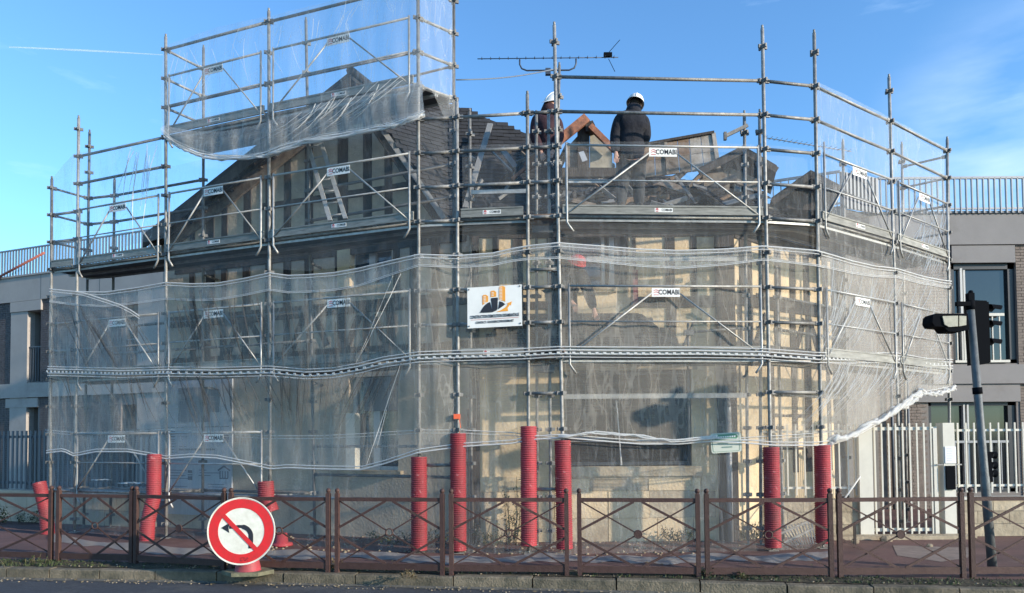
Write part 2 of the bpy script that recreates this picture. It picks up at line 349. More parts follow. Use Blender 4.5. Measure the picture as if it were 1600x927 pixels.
for k in range(700):
    x = random.uniform(-7, 7); y = kY(x)+random.choice([random.uniform(.12, .5), random.uniform(-.28, -.02)]); z = .015 if y > kY(x) else -.112; r = random.uniform(.006, .016)
    m.ball((x, y, z), r, 5, sc=(1.3, 1, .6))
tag(m.build('grit_stones', rubble), 'pale grit stones and crumbs scattered along kerb and gutter', 'gravel', kind='stuff')
def tuft(px, py, n, h, sp, mt, label, z=0.0, lean=.8, w=.012):
    c = gnd(px, py, z); m = MB(); m2 = MB()
    for k in range(n):
        a = random.uniform(0, 2*pi); d = V((cos(a)*lean*random.random(), sin(a)*lean*random.random(), 1)).normalized()*h*random.uniform(.4, 1); b = c+V((cos(a), sin(a), 0))*sp*random.random()
        m.tube([b, b+d*.5, b+d+V((d.x, d.y, 0))*.3], .0025, 4)
        for q in range(7):
            p = b+d*random.uniform(.25, 1.05); e = V((random.uniform(-1, 1), random.uniform(-1, 1), random.uniform(-.3, .8))).normalized(); s_ = e.cross(V((0, 0, 1))).normalized()*w
            m2.add([p, p+e*w*2+s_, p+e*w*4, p+e*w*2-s_], [(0, 1, 2, 3)])
    t = thing('weed_tuft', label, 'weed', c)
    m.build('stem', dryleaf, t); m2.build('foliage', mt, t)
tuft(640, 905, 14, .10, .12, dryleaf, 'withered brown weed in the kerb joint below the middle of the barriers')
tuft(1096, 903, 16, .13, .09, leafm, 'fresh green weed at the foot of the paired barrier posts near the black window')
tuft(525, 889, 9, .12, .05, dryleaf, 'yellowing weed between two barrier posts right of the round sign')
tuft(1160, 905, 9, .10, .06, leafm, 'small green weed under the barrier in front of the green lettered plate')
tuft(40, 884, 12, .14, .25, leafm, 'grassy clump on the kerb at the far left of the barriers', w=.01)

# ================================================================== BARRIERS
bx = [(-95, 80), (92, 206), (213, 350), (361, 513), (527, 691), (705, 885), (905, 1090), (1104, 1297), (1311, 1502), (1517, 1712)]
bD = [(-100, 10.4), (92, 10.0), (206, 9.78), (350, 9.3), (515, 9.08), (691, 8.85), (885, 8.72), (1090, 8.52), (1300, 8.43), (1500, 8.43), (1712, 8.4)]
blab = ['at the far left edge of the picture', 'second from the left, beside the leaning red sleeve', 'just left of the round road sign', 'partly hidden behind the round road sign', 'first one right of the round road sign',
        'in front of the tall red sleeves at the house corner', 'below the black meshed shop window', 'in front of the two sleeves at the right end', 'in front of the white gate', 'at the far right, in front of the leaning signal pole']
def barrier(i, xa, xb):
    A = at(xa, 800, interp(bD, xa)); B = at(xb, 800, interp(bD, xb)); A.z = B.z = 0
    t = thing('pedestrian_barrier', 'brown crossed barrier panel '+blab[i], 'barrier', A, 'brown crossed barriers along the kerb')
    u = (B-A).normalized(); n = V((u.y, -u.x, 0)); Wd = (B-A).length
    def P(s, z, o=0): return A+u*s+V((0, 0, z))+n*o
    for s in (0, Wd):
        mb = MB(); mb.box(P(s, .46), .05, .05, 1.0, u); mb.box(P(s, .965), .034, .034, .02, u); po = mb.build('post', brown, t)
        mb = MB(); mb.ball(P(s, .995), .03, 12); mb.tube([P(s, .95), P(s, .975)], .02, 8); mb.build('finial', brown, po)
    mb = MB(); mb.bar(P(.02, .89), P(Wd-.02, .89), .045, .03, n); mb.build('top_rail', brown, t)
    mb = MB(); mb.bar(P(.02, .085), P(Wd-.02, .085), .075, .03, n); mb.build('bottom_rail', brown, t)
    c = Wd/2; g = .045; zt, zb, zm = .87, .12, .495
    for (s0, z0, s1, z1) in ((c-g, zt, .02, zm+.05), (c+g, zt, Wd-.02, zm+.05), (c-g, zb, .02, zm-.05), (c+g, zb, Wd-.02, zm-.05)):
        mb = MB(); mb.bar(P(s0, z0, .008), P(s1, z1, .008), .028, .014, n); mb.build('diamond_bar', brown, t)
    for (s0, z0) in ((.02, zt), (Wd-.02, zt), (.02, zb), (Wd-.02, zb)):
        d = V((c-s0, zm-z0, 0)); L = d.length; d = d/L
        mb = MB(); mb.bar(P(s0, z0, -.008), P(s0+d.x*(L-.04), z0+d.y*(L-.04), -.008), .016, .012, n); mb.build('cross_bar', brown, t)
    mb = MB(); k = 24
    solid = i in (2, 6, 8)
    mb.tube([P(c+.043*cos(2*pi*j/k), zm+.043*sin(2*pi*j/k)) for j in range(k+1)], .009, 6, cap=False)
    if solid: mb.disc(P(c, zm, -.006), n, .04, .012, 20)
    mb.build('ring', brown, t)
for i, (a, b) in enumerate(bx): barrier(i, a, b)

# ================================================================== NO LEFT TURN SIGN
def road_sign():
    D = 8.80; c = at(377, 830, D); n = V((.03, -1, .03)).normalized(); up = V((0, 0, 1))
    x = up.cross(n).normalized()*1; x = V((1, 0, 0)) - n*n.x; x.normalize(); z = x.cross(n)*-1; z = n.cross(x)*1
    if z.z < 0: z = -z
    g = V((c.x+.01, c.y+.20, .004)); R = .395
    t = thing('road_sign', 'round red and white no left turn sign on a red conical foot by the kerb', 'road sign', g)
    mb = MB(); mb.disc(c, -n, R, .02, 56, up=up); mb.build('disc', signwhite, t)
    def P(a, b, o): return c+x*a+z*b+n*o
    def ann(r0, r1, o, mt, name, k=64):
        mb = MB(); vs = []; fs = []
        for i in range(k):
            a = 2*pi*i/k
            for (r, oo) in ((r0, 0), (r0, o), (r1, o), (r1, 0)): vs.append(P(r*cos(a), r*sin(a), oo))
        for i in range(k):
            j = (i+1) % k
            for q in range(4): fs.append((i*4+q, j*4+q, j*4+(q+1) % 4, i*4+(q+1) % 4))
        mb.add(vs, fs); return mb.build(name, mt, t)
    ann(.272, R-.016, .004, signred, 'red_ring')
    ann(R-.006, R+.004, .008, signwhite, 'rim')
    # arrow: from lower right up, bending to the left
    pts = []
    path = [(.115, -.205), (.115, -.06)]+[(.115-.13+.13*cos(a), -.06+.115*sin(a)) for a in [i*pi/20 for i in range(1, 10)]]+[(-.02, .055), (-.14, .045)]
    L_, R_ = [], []
    for i, (a, b) in enumerate(path):
        p0 = path[max(i-1, 0)]; p1 = path[min(i+1, len(path)-1)]; d = V((p1[0]-p0[0], p1[1]-p0[1], 0)).normalized(); wd = .027 if i < 10 else .018
        nn = V((-d.y, d.x, 0)); L_.append((a+nn.x*wd, b+nn.y*wd)); R_.append((a-nn.x*wd, b-nn.y*wd))
    mb = MB(); vs = [P(a, b, .004) for a, b in L_]+[P(a, b, .004) for a, b in R_]; k = len(L_)
    vs2 = [v-n*.003 for v in vs]; mb.add(vs, [(i, i+1, k+i+1, k+i) for i in range(k-1)])
    mb.prism([P(-.14, .098, .0012), P(-.235, .04, .0012), P(-.14, -.018, .0012), P(-.15, .04, .0012)], n*.003)
    mb.build('turn_arrow', ink, t)
    mb = MB(); a = P(-.21, .185, .006); b = P(.185, -.225, .006); mb.bar(a, b, .052, .003, n); mb.build('diagonal_bar', signred, t)
    mb = MB()
    for k in range(16): mb.box(P(.03+random.uniform(-.04, .05), -.33+random.uniform(-.02, .02), .0052), random.uniform(.006, .03), .002, .004, x, z)
    mb.build('scratches', ink, t)
    mb = MB(); k = 32; vs = []; prof = [(.165, .035), (.15, .05), (.145, .09), (.125, .17), (.10, .3)]
    for (r, h) in prof:
        for j in range(k): vs.append(g+V((r*cos(2*pi*j/k), r*sin(2*pi*j/k), h)))
    mb.add(vs, [(i*k+j, i*k+(j+1) % k, (i+1)*k+(j+1) % k, (i+1)*k+j) for i in range(len(prof)-1) for j in range(k)], 0, True)
    mb.tube([g+V((0, 0, .1)), g+V((0, 0, .25))], .04, 12); mb.build('cone_foot', redp, t)
    mb = MB(); mb.prism([g+V((.31*cos(pi*i/3+.1), .22*sin(pi*i/3+.1), 0)) for i in range(6)], V((0, 0, .045))); mb.build('base_slab', mat('rubber_base', (.20, .19, .12), .9, 0, .5, 8, .4, 40), t)
    mb = MB(); mb.bar(V((g.x, g.y, .1)), V((c.x, c.y+.025, c.z+.1)), .04, .02, V((0, 1, 0))); mb.build('sign_post', galvd, t)
road_sign()

# ================================================================== TRAFFIC SIGNAL POLE
def signal():
    B = gnd(1551, 893); T = at(1516, 478, B.y)
    t = thing('traffic_signal', 'grey signal pole leaning to the left with black signal heads, at the right edge', 'traffic signal', B)
    mb = MB(); mb.tube([B, lerp(B, T, .35), lerp(B, T, .36), T], [.052, .050, .046, .043], 16); po = mb.build('pole', polem, t)
    mb = MB(); mb.tube([lerp(B, T, .665), lerp(B, T, .69)], .053, 14); mb.tube([lerp(B, T, .985), T+V((0, 0, .06))], .05, 14); mb.build('clamp', blackp, po)
    mb = MB(); mb.box(T+V((0, 0, .09)), .07, .07, .12); mb.ball(T+V((.01, 0, .16)), .03, 8); mb.box(T+V((-.1, -.02, .02)), .16, .05, .05); mb.build('bracket', blackp, t)
    D = B.y
    def pt(px, py, dy=0): return at(px, py, D+dy)
    # main head, seen from behind and a little to the side, faces away to the right
    hd = MB(); a, b = pt(1518, 470, .02), pt(1545, 472, .02); c_, d_ = pt(1548, 566, .02), pt(1524, 569, .02)
    hd.prism([a, b, c_, d_], V((.05, .24, 0)))
    hd.prism([pt(1520, 469, -.02), pt(1542, 470, -.02), pt(1546, 568, -.02), pt(1526, 571, -.02)], V((0, .04, 0)))
    h = hd.build('signal_head', blackp, t)
    for k, py in enumerate((484, 509, 537)):
        v_ = MB(); o = pt(1545, py, .13); q = pt(1557, py+2, .13)
        R_ = .085; n_ = 10
        for (r, xx) in ((R_, 0),):
            vs = []
            for j in range(n_+1):
                an = pi*(j/n_)
                vs += [o+V((0, cos(an)*R_, sin(an)*R_*.75)), q+V((0 if 1 else 0, cos(an)*R_, sin(an)*R_*.75)) + V((sin(an)*.05, 0, 0))]
            v_.add(vs, [(2*j, 2*j+1, 2*j+3, 2*j+2) for j in range(n_)])
            v_.add([v+V((0, 0, .004)) for v in vs], [(2*j, 2*j+2, 2*j+3, 2*j+1) for j in range(n_)])
        v_.build('visor', blackp, h)
    # side lamp facing the street
    mb = MB(); pr = [(1458, 494), (1462, 490), (1512, 490), (1515, 515), (1504, 518), (1482, 518), (1476, 511), (1461, 510), (1457, 504)]
    mb.prism([pt(x, y, -.14) for x, y in pr], V((0, .22, 0))); hl = mb.build('side_lamp', blackp, t)
    mb = MB(); mb.prism([pt(x, y, -.155) for x, y in ((1473, 494), (1497, 493.5), (1497, 510), (1483, 511), (1476, 507))], V((0, .014, 0)))
    mb.prism([pt(x, y, -.155) for x, y in ((1499, 493.5), (1510, 494), (1510, 508), (1499, 510))], V((0, .014, 0)))
    mb.build('lens', mat('lens_beige', (.52, .46, .33), .25, 0, .3, 20, 0, 40, spec=.6), hl)
    mb = MB(); mb.prism([pt(x, y, .0) for x, y in ((1537, 707), (1549, 706), (1552, 753), (1541, 756))], V((.02, .14, 0))); sm_ = mb.build('low_signal_head', blackp, t)
    for py in (711, 727, 740):
        mb = MB(); o = pt(1550, py, .07); mb.tube([o, o+V((.045, 0, -.004))], [.04, .045], 10, cap=False); mb.build('visor', blackp, sm_)
signal()

# ================================================================== NEIGHBOUR BUILDINGS
def bricks(wall, u0, u1, z0, z1, parent, mt, holes=(), off=0, bw=.22, bh=.065, name='brickwork'):
    """real courses, joined (hundreds of small bricks), proud of a mortar face"""
    mb = MB(); r = 0; z = z0
    while z < z1-.02:
        h = min(bh, z1-z)-.010; u = u0-(bw/2 if r % 2 else 0)
        while u < u1:
            a, b = max(u, u0)+.005, min(u+bw, u1)-.005
            if b-a > .03 and not any(a < h1-.001 and b > h0+.001 and z < q1-.001 and z+h > q0+.001 for h0, h1, q0, q1 in holes):
                mb.boxa(wall.w(a, z, off), wall.u*(b-a), -wall.n*.02+V((0, 0, 0)), V((0, 0, h)))
            u += bw
        z += bh; r += 1
    return tag(mb.build(name, mt, parent), kind='stuff')
def wbox(wall, u0, u1, z0, z1, o0, o1, mb=None):
    mb = mb or MB(); return mb.boxa(wall.w(u0, z0, o0), wall.u*(u1-u0), wall.n*(o1-o0), V((0, 0, z1-z0)))
def holed(wall, u0, u1, z0, z1, holes, o0, o1):
    mb = MB(); us = sorted({u0, u1, *[h[0] for h in holes], *[h[1] for h in holes]}); us = [x for x in us if u0 <= x <= u1]
    for a, b in zip(us, us[1:]):
        hs = sorted([(h[2], h[3]) for h in holes if h[0] <= a+1e-6 and h[1] >= b-1e-6]); z = z0
        for q0, q1 in hs:
            if q0 > z: wbox(wall, a, b, z, q0, o0, o1, mb)
            z = max(z, q1)
        if z < z1: wbox(wall, a, b, z, z1, o0, o1, mb)
    return mb

def right_building():
    Wl = Wall((7.3, 16.1), (30, 16.1)); U = lambda px, py=450: Wl.pt(px, py)[0]; Z = lambda px, py: Wl.pt(px, py)[1]
    t = thing('modern_building', 'grey and taupe brick low block with flat roof terrace, right of the scaffold', 'building', (12, 16.1, 0))
    zp = Z(1540, 335); zl = Z(1540, 383)
    h1 = (U(1487), U(1588), Z(1540, 568), Z(1540, 411)); h2 = (U(1453, 700), U(1591, 700), .35, Z(1540, 628))
    h3 = (U(1700), U(1800), h1[2], h1[3]); h4 = (U(1690), U(1830), .35, h2[3])
    holed(Wl, -.9, 22, 0, zl, [h1, h2, h3, h4], -.4, -.02).build('wall', mortar, t)
    bricks(Wl, -.9, U(1487), 0, zl, t, brickr, [h2], 0); bricks(Wl, U(1588), U(1700), 0, zl, t, brickr, [h2], 0)
    mb = MB(); wbox(Wl, -.3, 22, zl, zp, -.4, .06, mb); wbox(Wl, -.33, 22.03, zp, zp+.05, -.43, .09, mb); mb.build('parapet', conc, t)
    z0, z1, z2 = Z(1540, 628), Z(1540, 600), Z(1540, 569)
    mb = MB(); wbox(Wl, U(1455, 600), 22, z1, z2-.02, -.1, .10, mb); mb.build('floor_band', conc, t)
    mb = MB(); wbox(Wl, U(1432, 610), U(1592, 610), z0, z1-.01, -.1, .05, mb); mb.build('lintel_band', conc, t)
    mb = MB(); wbox(Wl, U(1487)+.0, U(1586), h1[3], zl-.02, -.1, .04, mb); mb.build('lintel', conc, t)
    for h in (h1, h3):
        mb = MB(); a, b, c, d = h; f = .09
        for q in ((a, b, c, c+f), (a, b, d-f*1.4, d), (a, a+f, c, d), (b-f*1.6, b, c, d)): wbox(Wl, *q, -.16, -.06, mb)
        fr = mb.build('window', framed, t)
        mb = MB(); wbox(Wl, a+.05, b-.05, c+.05, d-.05, -.15, -.13, mb); mb.build('pane', glass, fr)
        mb = MB(); wbox(Wl, a+.22, a+.27, c+.08, d-.1, -.13, -.05, mb); wbox(Wl, a+.31, a+.35, c+.08, d-.1, -.13, -.08, mb); mb.build('mullion', framel, fr)
        zr = Z(1540, 492); rl = MB(); wbox(Wl, a+.02, b-.3, zr-.03, zr+.03, -.03, .03, rl); rl_o = rl.build('railing', wpaint, t); rl = MB(); wbox(Wl, a+.02, b-.2, c+.02, c+.07, -.03, .03, rl); rl.build('bottom_rail', wpaint, rl_o)
        u = a+.08
        while u < b-.3:
            mb = MB(); wbox(Wl, u, u+.022, c+.05, zr, -.01, .01, mb); mb.build('baluster', wpaint, rl_o); u += .155
    for h in (h2, h4):
        mb = MB(); a, b, c, d = h; f = .08
        for q in ((a, b, d-f, d), (a, a+f, c, d), (b-f*2, b, c, d), (a, b, c, c+f)): wbox(Wl, *q, -.16, -.06, mb)
        fr = mb.build('window', framed, t)
        mb = MB(); wbox(Wl, a+.05, b-.05, c+.05, d-.05, -.15, -.13, mb); mb.build('pane', glass, fr)
        for px in (1509, 1515):
            um = U(px, 700)+(h[0]-h2[0]); mb = MB(); wbox(Wl, um, um+.035, c, d-.05, -.13, -.05, mb); mb.build('mullion', framel, fr)
    # small grey panel low rail inside lower window
    mb = MB(); wbox(Wl, h2[0]+.1, h2[1]-.2, 1.42, 1.47, -.04, 0, mb)
    rl_o = mb.build('railing', gbars, t); u = h2[0]+.15
    while u < h2[1]-.25: mb = MB(); wbox(Wl, u, u+.02, .4, 1.44, -.03, -.01, mb); mb.build('baluster', gbars, rl_o); u += .2
    # roof terrace with railing, going back to the left
    P = [V((4.6, 16.7, 0)), V((7.02, 15.55, 0)), V((8.05, 16.0, 0)), V((24, 16.05, 0))]
    mb = MB(); mb.prism([V((4.6, 16.7, zp-.3)), V((7.02, 15.55, zp-.3)), V((8.05, 16.15, zp-.3)), V((24, 16.15, zp-.3)), V((24, 26, zp-.3)), V((4.6, 26, zp-.3))], V((0, 0, .25))); mb.build('roof', conc, t)
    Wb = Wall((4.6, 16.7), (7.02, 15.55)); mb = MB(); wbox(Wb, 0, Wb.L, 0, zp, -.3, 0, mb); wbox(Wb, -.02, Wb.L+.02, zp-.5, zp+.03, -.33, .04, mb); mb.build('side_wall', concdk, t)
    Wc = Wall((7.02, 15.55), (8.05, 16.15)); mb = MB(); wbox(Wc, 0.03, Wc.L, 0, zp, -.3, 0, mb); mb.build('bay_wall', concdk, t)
    zr = 7.22
    for k in (0, 2):
        a, b = P[k], P[k+1]; u = (b-a).normalized(); L = (b-a).length
        mb = MB(); n = V((u.y, -u.x, 0)); mb.bar(a+V((0, 0, zr)), b+V((0, 0, zr)), .05, .05, n); mb.bar(a+V((0, 0, zp+.1)), b+V((0, 0, zp+.1)), .04, .03, n); ro = mb.build('terrace_railing', gbars, t)
        s_ = .05
        while s_ < min(L, 9.5):
            mb = MB(); c = a+u*s_; mb.box(c+V((0, 0, (zr+zp)/2)), .022, .05, zr-zp, u); mb.build('baluster', gbars, ro); s_ += .125 if k == 2 else .16
    a, b = P[1], P[2]; u = (b-a).normalized(); n = V((u.y, -u.x, 0)); mb = MB(); mb.bar(a+V((0, 0, (zr+zp)/2)), b+V((0, 0, (zr+zp)/2)), zr-zp, .03, n)
    sc = mb.build('privacy_screen', dbars, t); s_ = .04
    while s_ < (b-a).length-.05: mb = MB(); mb.box(a+u*s_+V((0, 0, (zr+zp)/2))+n*.03, .04, .03, zr-zp-.02, u); mb.build('slat', dbars, sc); s_ += .11
    for u in (2.2, 4.6, 7.0, 9.4):
        mb = MB(); wbox(Wl, u, u+.014, zl+.01, zp-.005, .055, .062, mb); wbox(Wl, u, u+.014, z1+.01, z2-.03, .095, .102, mb); mb.build('panel_joint', framed, t)
    # pipe and cables on side wall behind the gate
    mb = MB(); X = Wl.w(U(1392, 700), 0, .08)
    for dx in (0, .35): mb.tube([X+V((dx, 0, 0)), X+V((dx, 0, 3.2))], .03, 8)
    mb.build('wall_pipes', dbars, t)
right_building()

def left_building():
    A, B = (-14.6, 21.9), (-8.3, 19.36)
    Wl = Wall(A, B); U = lambda px, py=540: Wl.pt(px, py)[0]; Z = lambda px, py: Wl.pt(px, py)[1]
    t = thing('modern_building', 'pale block with dark brick strips and recessed windows at the left edge', 'building', (-12, 21, 0))
    zp = Z(30, 434); zl = Z(30, 472)
    h1 = (U(44), U(63), Z(50, 597), Z(50, 487)); h2 = (U(44), U(60), .3, Z(50, 637))
    g1 = (U(196), U(216), h1[2], h1[3]); g2 = (U(190), U(213), .3, h2[3])
    holed(Wl, -9, Wl.L+.3, 0, zl, [h1, h2, g1, g2], -.5, -.02).build('wall', mortar, t)
    R1 = (U(18), U(66), Z(40, 600), Z(40, 487)); 
    pl = [h1, h2, (U(18), U(44), 0, 9)]
    bricks(Wl, U(-60), U(8), 0, zl, t, brickd, [], 0); bricks(Wl, U(8), U(18), 0, zl, t, brickd, [], 0)
    bricks(Wl, U(63), U(190), 0, zl, t, brickd, [g1, g2], 0)
    mb = MB(); wbox(Wl, U(18), U(44), h2[2]-.3, zl-.3, -.2, .03, mb); mb.build('wall_panel', concl, t)
    mb = MB(); wbox(Wl, -9, Wl.L+.35, zl, zp, -.5, .05, mb); wbox(Wl, -9, Wl.L+.38, zp, zp+.05, -.5, .09, mb); mb.build('parapet', concl, t)
    mb = MB(); wbox(Wl, U(18), U(66), h1[3]+.02, zl-.01, -.2, .06, mb); wbox(Wl, -9, Wl.L+.3, Z(30, 622), Z(30, 600), -.1, .07, mb); wbox(Wl, U(12), U(62), h2[3]+.01, Z(30, 623), -.1, .04, mb); mb.build('floor_band', concl, t)
    mb = MB(); wbox(Wl, U(216), Wl.L+.3, 0, zl, -.3, .02, mb); mb.build('end_panel', concl, t)
    for h in (h1, h2, g1, g2):
        a, b, c, d = h; mb = MB()
        for q in ((a, b, d-.08, d), (a, b, c, c+.06), (a+.02, a+.1, c, d), (b-.08, b, c, d)): wbox(Wl, *q, -.42, -.34, mb)
        fr = mb.build('window', framed, t); mb = MB(); wbox(Wl, a, b, c, d, -.41, -.39, mb); mb.build('pane', glassb, fr)
        if h in (h1, g1):
            zr = c+1.05; mb = MB(); wbox(Wl, a, b, zr-.03, zr, -.06, -.02, mb); ro = mb.build('railing', dbars, t); u = a+.06
            while u < b: mb = MB(); wbox(Wl, u, u+.02, c, zr, -.05, -.03, mb); mb.build('baluster', dbars, ro); u += .11
    for u in (-1.5, .9, 3.3, 5.7):
        mb = MB(); wbox(Wl, u, u+.014, zl+.01, zp-.005, .045, .052, mb); mb.build('panel_joint', framed, t)
    zr = zp+.88; mb = MB(); wbox(Wl, -9, Wl.L+.2, zr-.04, zr, -.05, .0, mb); ro = mb.build('terrace_railing', gbars, t); u = U(-20, 420)
    while u < Wl.L+.2: mb = MB(); wbox(Wl, u, u+.022, zp, zr, -.05, -.0, mb); mb.build('baluster', gbars, ro); u += .125
    p, q = Wl.pt(-20, 445, .08), Wl.pt(72, 396, .08); mb = MB(); mb.tube([Wl.w(p[0], p[1], .14), Wl.w(q[0], q[1], .14)], .035, 8); mb.build('stair_handrail', mat('rail_red', (.35, .12, .09), .6), t)
left_building()

# ================================================================== GARDEN WALLS, FENCES, GATE
def block_wall(name, label, P, Q, h, bl, bh, capm, mt=lime, th=.2, cap=.04):
    W_ = Wall(P, Q); t = thing(name, label, 'wall', W_.w(0, 0)); mb = MB(); wbox(W_, 0, W_.L, 0, h-.002, -th, -.01, mb); mb.build('core', mortar, t)
    me = {}; z = .0; r = 0
    while z < h-.03:
        hh = min(bh, h-z); u = -(bl/2 if r % 2 else 0)
        while u < W_.L:
            a, b = max(0, u), min(W_.L, u+bl)
            if b-a > .04: mb = MB(); wbox(W_, a+.004, b-.004, z+.004, z+hh-.004, -.05, random.uniform(0, .006), mb); mb.build('block', mt, t)
            u += bl
        z += hh; r += 1
    if cap: mb = MB(); wbox(W_, -.02, W_.L+.02, h, h+cap, -th-.03, .03, mb); mb.build('coping', capm, t)
    return W_
Wf = block_wall('garden_wall', 'low beige block wall with pale coping, right of the gate', (at(1500, 700, 11.75).x, 11.75), (11.5, 11.75), .58, .5, .2, wpaint)
Wg = block_wall('garden_wall', 'low beige block wall under the picket fence, left of the gate', (3.62, 11.85), (at(1342, 700, 11.75).x, 11.75), .60, .5, .2, lime, cap=0)
def pickets(label, W_, z0, z1, sp, mt, wd, cat='fence', bar=.02, rails=(.12, .12), name='picket_fence', rh=.035):
    t = thing(name, label, cat, W_.w(0, z0)); n = int(W_.L/sp)
    for k in range(n+1):
        u = min(k*sp+.03, W_.L-.02); mb = MB(); wbox(W_, u-wd/2, u+wd/2, z0, z1, -.06, -.04, mb); mb.build('picket', mt, t)
    for zz in (z0+rails[0], z1-rails[1]): mb = MB(); wbox(W_, 0, W_.L, zz-rh/2, zz+rh/2, -.09, -.062, mb); mb.build('rail', mt, t)
    return t
pickets('white metal picket fence on the low wall right of the gate', Wall((at(1497, 700, 11.75).x, 11.75), (11.5, 11.75)), .68, 1.80, .13, wpaint, .022)
pickets('white metal picket fence seen through the net, between house and gate', Wall((3.7, 11.85), (at(1340, 700, 11.75).x, 11.75)), .66, 1.80, .135, wpaint, .022)
Gp = []
def gate():
    D = 11.7; l0, l1 = at(1342, 700, D).x, at(1363, 700, D).x; r0, r1 = at(1474, 700, D).x, at(1492, 700, D).x
    for (a, b, lab) in ((l0, l1, 'white gate post, plain and wide, left of the gate'), (r0, r1, 'white gate post with a notice sheet and black box, right of the gate')):
        zt = 1.80; mb = MB(); mb.boxa(V((a, D, 0)), V((b-a, 0, 0)), V((0, .2, 0)), V((0, 0, zt)))
        if a == r0:
            tt = thing('gate_post', lab, 'gate post', (a, D, 0)); mb.build('shaft', wpaint, tt)
            mb = MB(); z0, z1 = at(1480, 765, D).z, at(1480, 728, D).z; mb.boxa(V((a+.02, D-.03, z0)), V((b-a-.04, 0, 0)), V((0, .05, 0)), V((0, 0, z1-z0))); mb.build('intercom_box', blackp, tt)
            mb = MB(); z0, z1 = at(1480, 724, D).z, at(1480, 698, D).z; mb.boxa(V((a+.02, D-.012, z0)), V((b-a-.01, 0, 0)), V((0, .01, 0)), V((0, 0, z1-z0))); nt_ = mb.build('notice_sheet', mat('paper', (.8, .8, .8), .8), tt)
            mb = MB()
            for k in range(8): mb.boxa(V((a+.04, D-.0145, z1-.03-k*.027)), V((.08+.04*random.random(), 0, 0)), V((0, .002, 0)), V((0, 0, .004)))
            mb.build('print_lines', mat('ink_grey', (.4, .4, .42), .8), nt_)
        else:
            o = mb.build('gate_post', wpaint, None, origin=(a, D, 0)); tag(o, lab, 'gate post')
    a, b = at(1364, 700, D).x, at(1473, 700, D).x; Wt = Wall((a, D+.06), (b, D+.06))
    t = thing('gate', 'white metal picket gate between the two white posts', 'gate', (a, D, .04)); z0 = .05
    n = 9
    for k in range(n): u = .05+k*(Wt.L-.18)/(n-1)*.97; mb = MB(); wbox(Wt, u-.012, u+.012, z0, 1.80, 0, .02, mb); mb.build('picket', wpaint, t)
    for zz in (.09, 1.69): mb = MB(); wbox(Wt, .0, Wt.L-.05, zz, zz+.05, -.035, -.002, mb); mb.build('rail', wpaint, t)
    mb = MB(); wbox(Wt, Wt.L-.13, Wt.L-.07, z0-.02, 1.72, -.03, .03, mb); mb.build('lock_stile', wpaint, t)
    mb = MB(); wbox(Wt, Wt.L-.1, Wt.L+.3, 1.13, 1.15, .04, .055, mb); mb.build('latch_bar', galv, t)
gate()
# sill stones and rubble under the gate
m = MB(); g0 = at(1350, 850, 11.55); m.boxa(V((g0.x-.6, 11.45, 0)), V((2.3, 0, 0)), V((0, .25, 0)), V((0, 0, .055))); tag(m.build('gate_threshold', lime), 'worn beige stone threshold under the white gate', 'threshold')
for i, (px, py, s_, lab) in enumerate(((1385, 846, .09, 'brown broken stone lying before the gate threshold'), (1336, 849, .07, 'small ochre stone chunk left of the gate threshold'), (1453, 855, .05, 'little grey stone right end of the gate threshold'))):
    c = gnd(px, py); mb = MB(); k = 7; ring = [[c+V((s_*r*cos(2*pi*j/k)*random.uniform(.8, 1.2), s_*.6*r*sin(2*pi*j/k), z_*s_)) for j in range(k)] for r, z_ in ((.9, 0), (1, .5), (.6, .95))]
    vs = sum(ring, []); mb.add(vs, [(i_*k+j, i_*k+(j+1) % k, (i_+1)*k+(j+1) % k, (i_+1)*k+j) for i_ in range(2) for j in range(k)]+[tuple(2*k+j for j in range(k))]); tag(mb.build('stone', rubble, None, origin=c), lab, 'stone')
mb = MB(); c = gnd(1336, 856); mb.box(c+V((0, 0, .16)), .035, .02, .34); tag(mb.build('iron_stake', timber, None, origin=c), 'dark iron stake standing before the left gate post', 'stake')

P0 = at(-260, 700, 15.6+.4*1.6); P0 = V((-16.2, 17.3, 0)); P1 = V((-6.75, 13.75, 0))
Wlft = Wall(P0[:2], P1[:2])
block_wall('garden_wall', 'low grey rendered wall below the dark railing, far left', P0[:2], P1[:2], .58, .6, .29, plg, mt=plg, cap=.05)
pickets('dark blue grey metal bar fence on the low wall, far left', Wlft, .66, 1.83, .13, dbars, .045, rh=.05, name='bar_fence')

# ================================================================== THE OLD HOUSE
HC0, HC1 = V((-.60, 11.5, 0)), V((3.50, 11.5, 0))
Hf = Wall((-.60, 11.5), (3.50, 11.5))
Lw = 6.35; Hl = Wall((-.60-.927*Lw, 11.5+.374*Lw), (-.60, 11.5))
Hr = Wall((3.50, 11.5), (5.72, 13.15))
house = thing('old_house', 'half timbered corner house with cream plaster and slate roof being taken down inside the scaffold', 'house', (0, 11.5, 0))
def hz(W_, px, py): return W_.pt(px, py)[1]
def hu(W_, px, py=500): return W_.pt(px, py)[0]
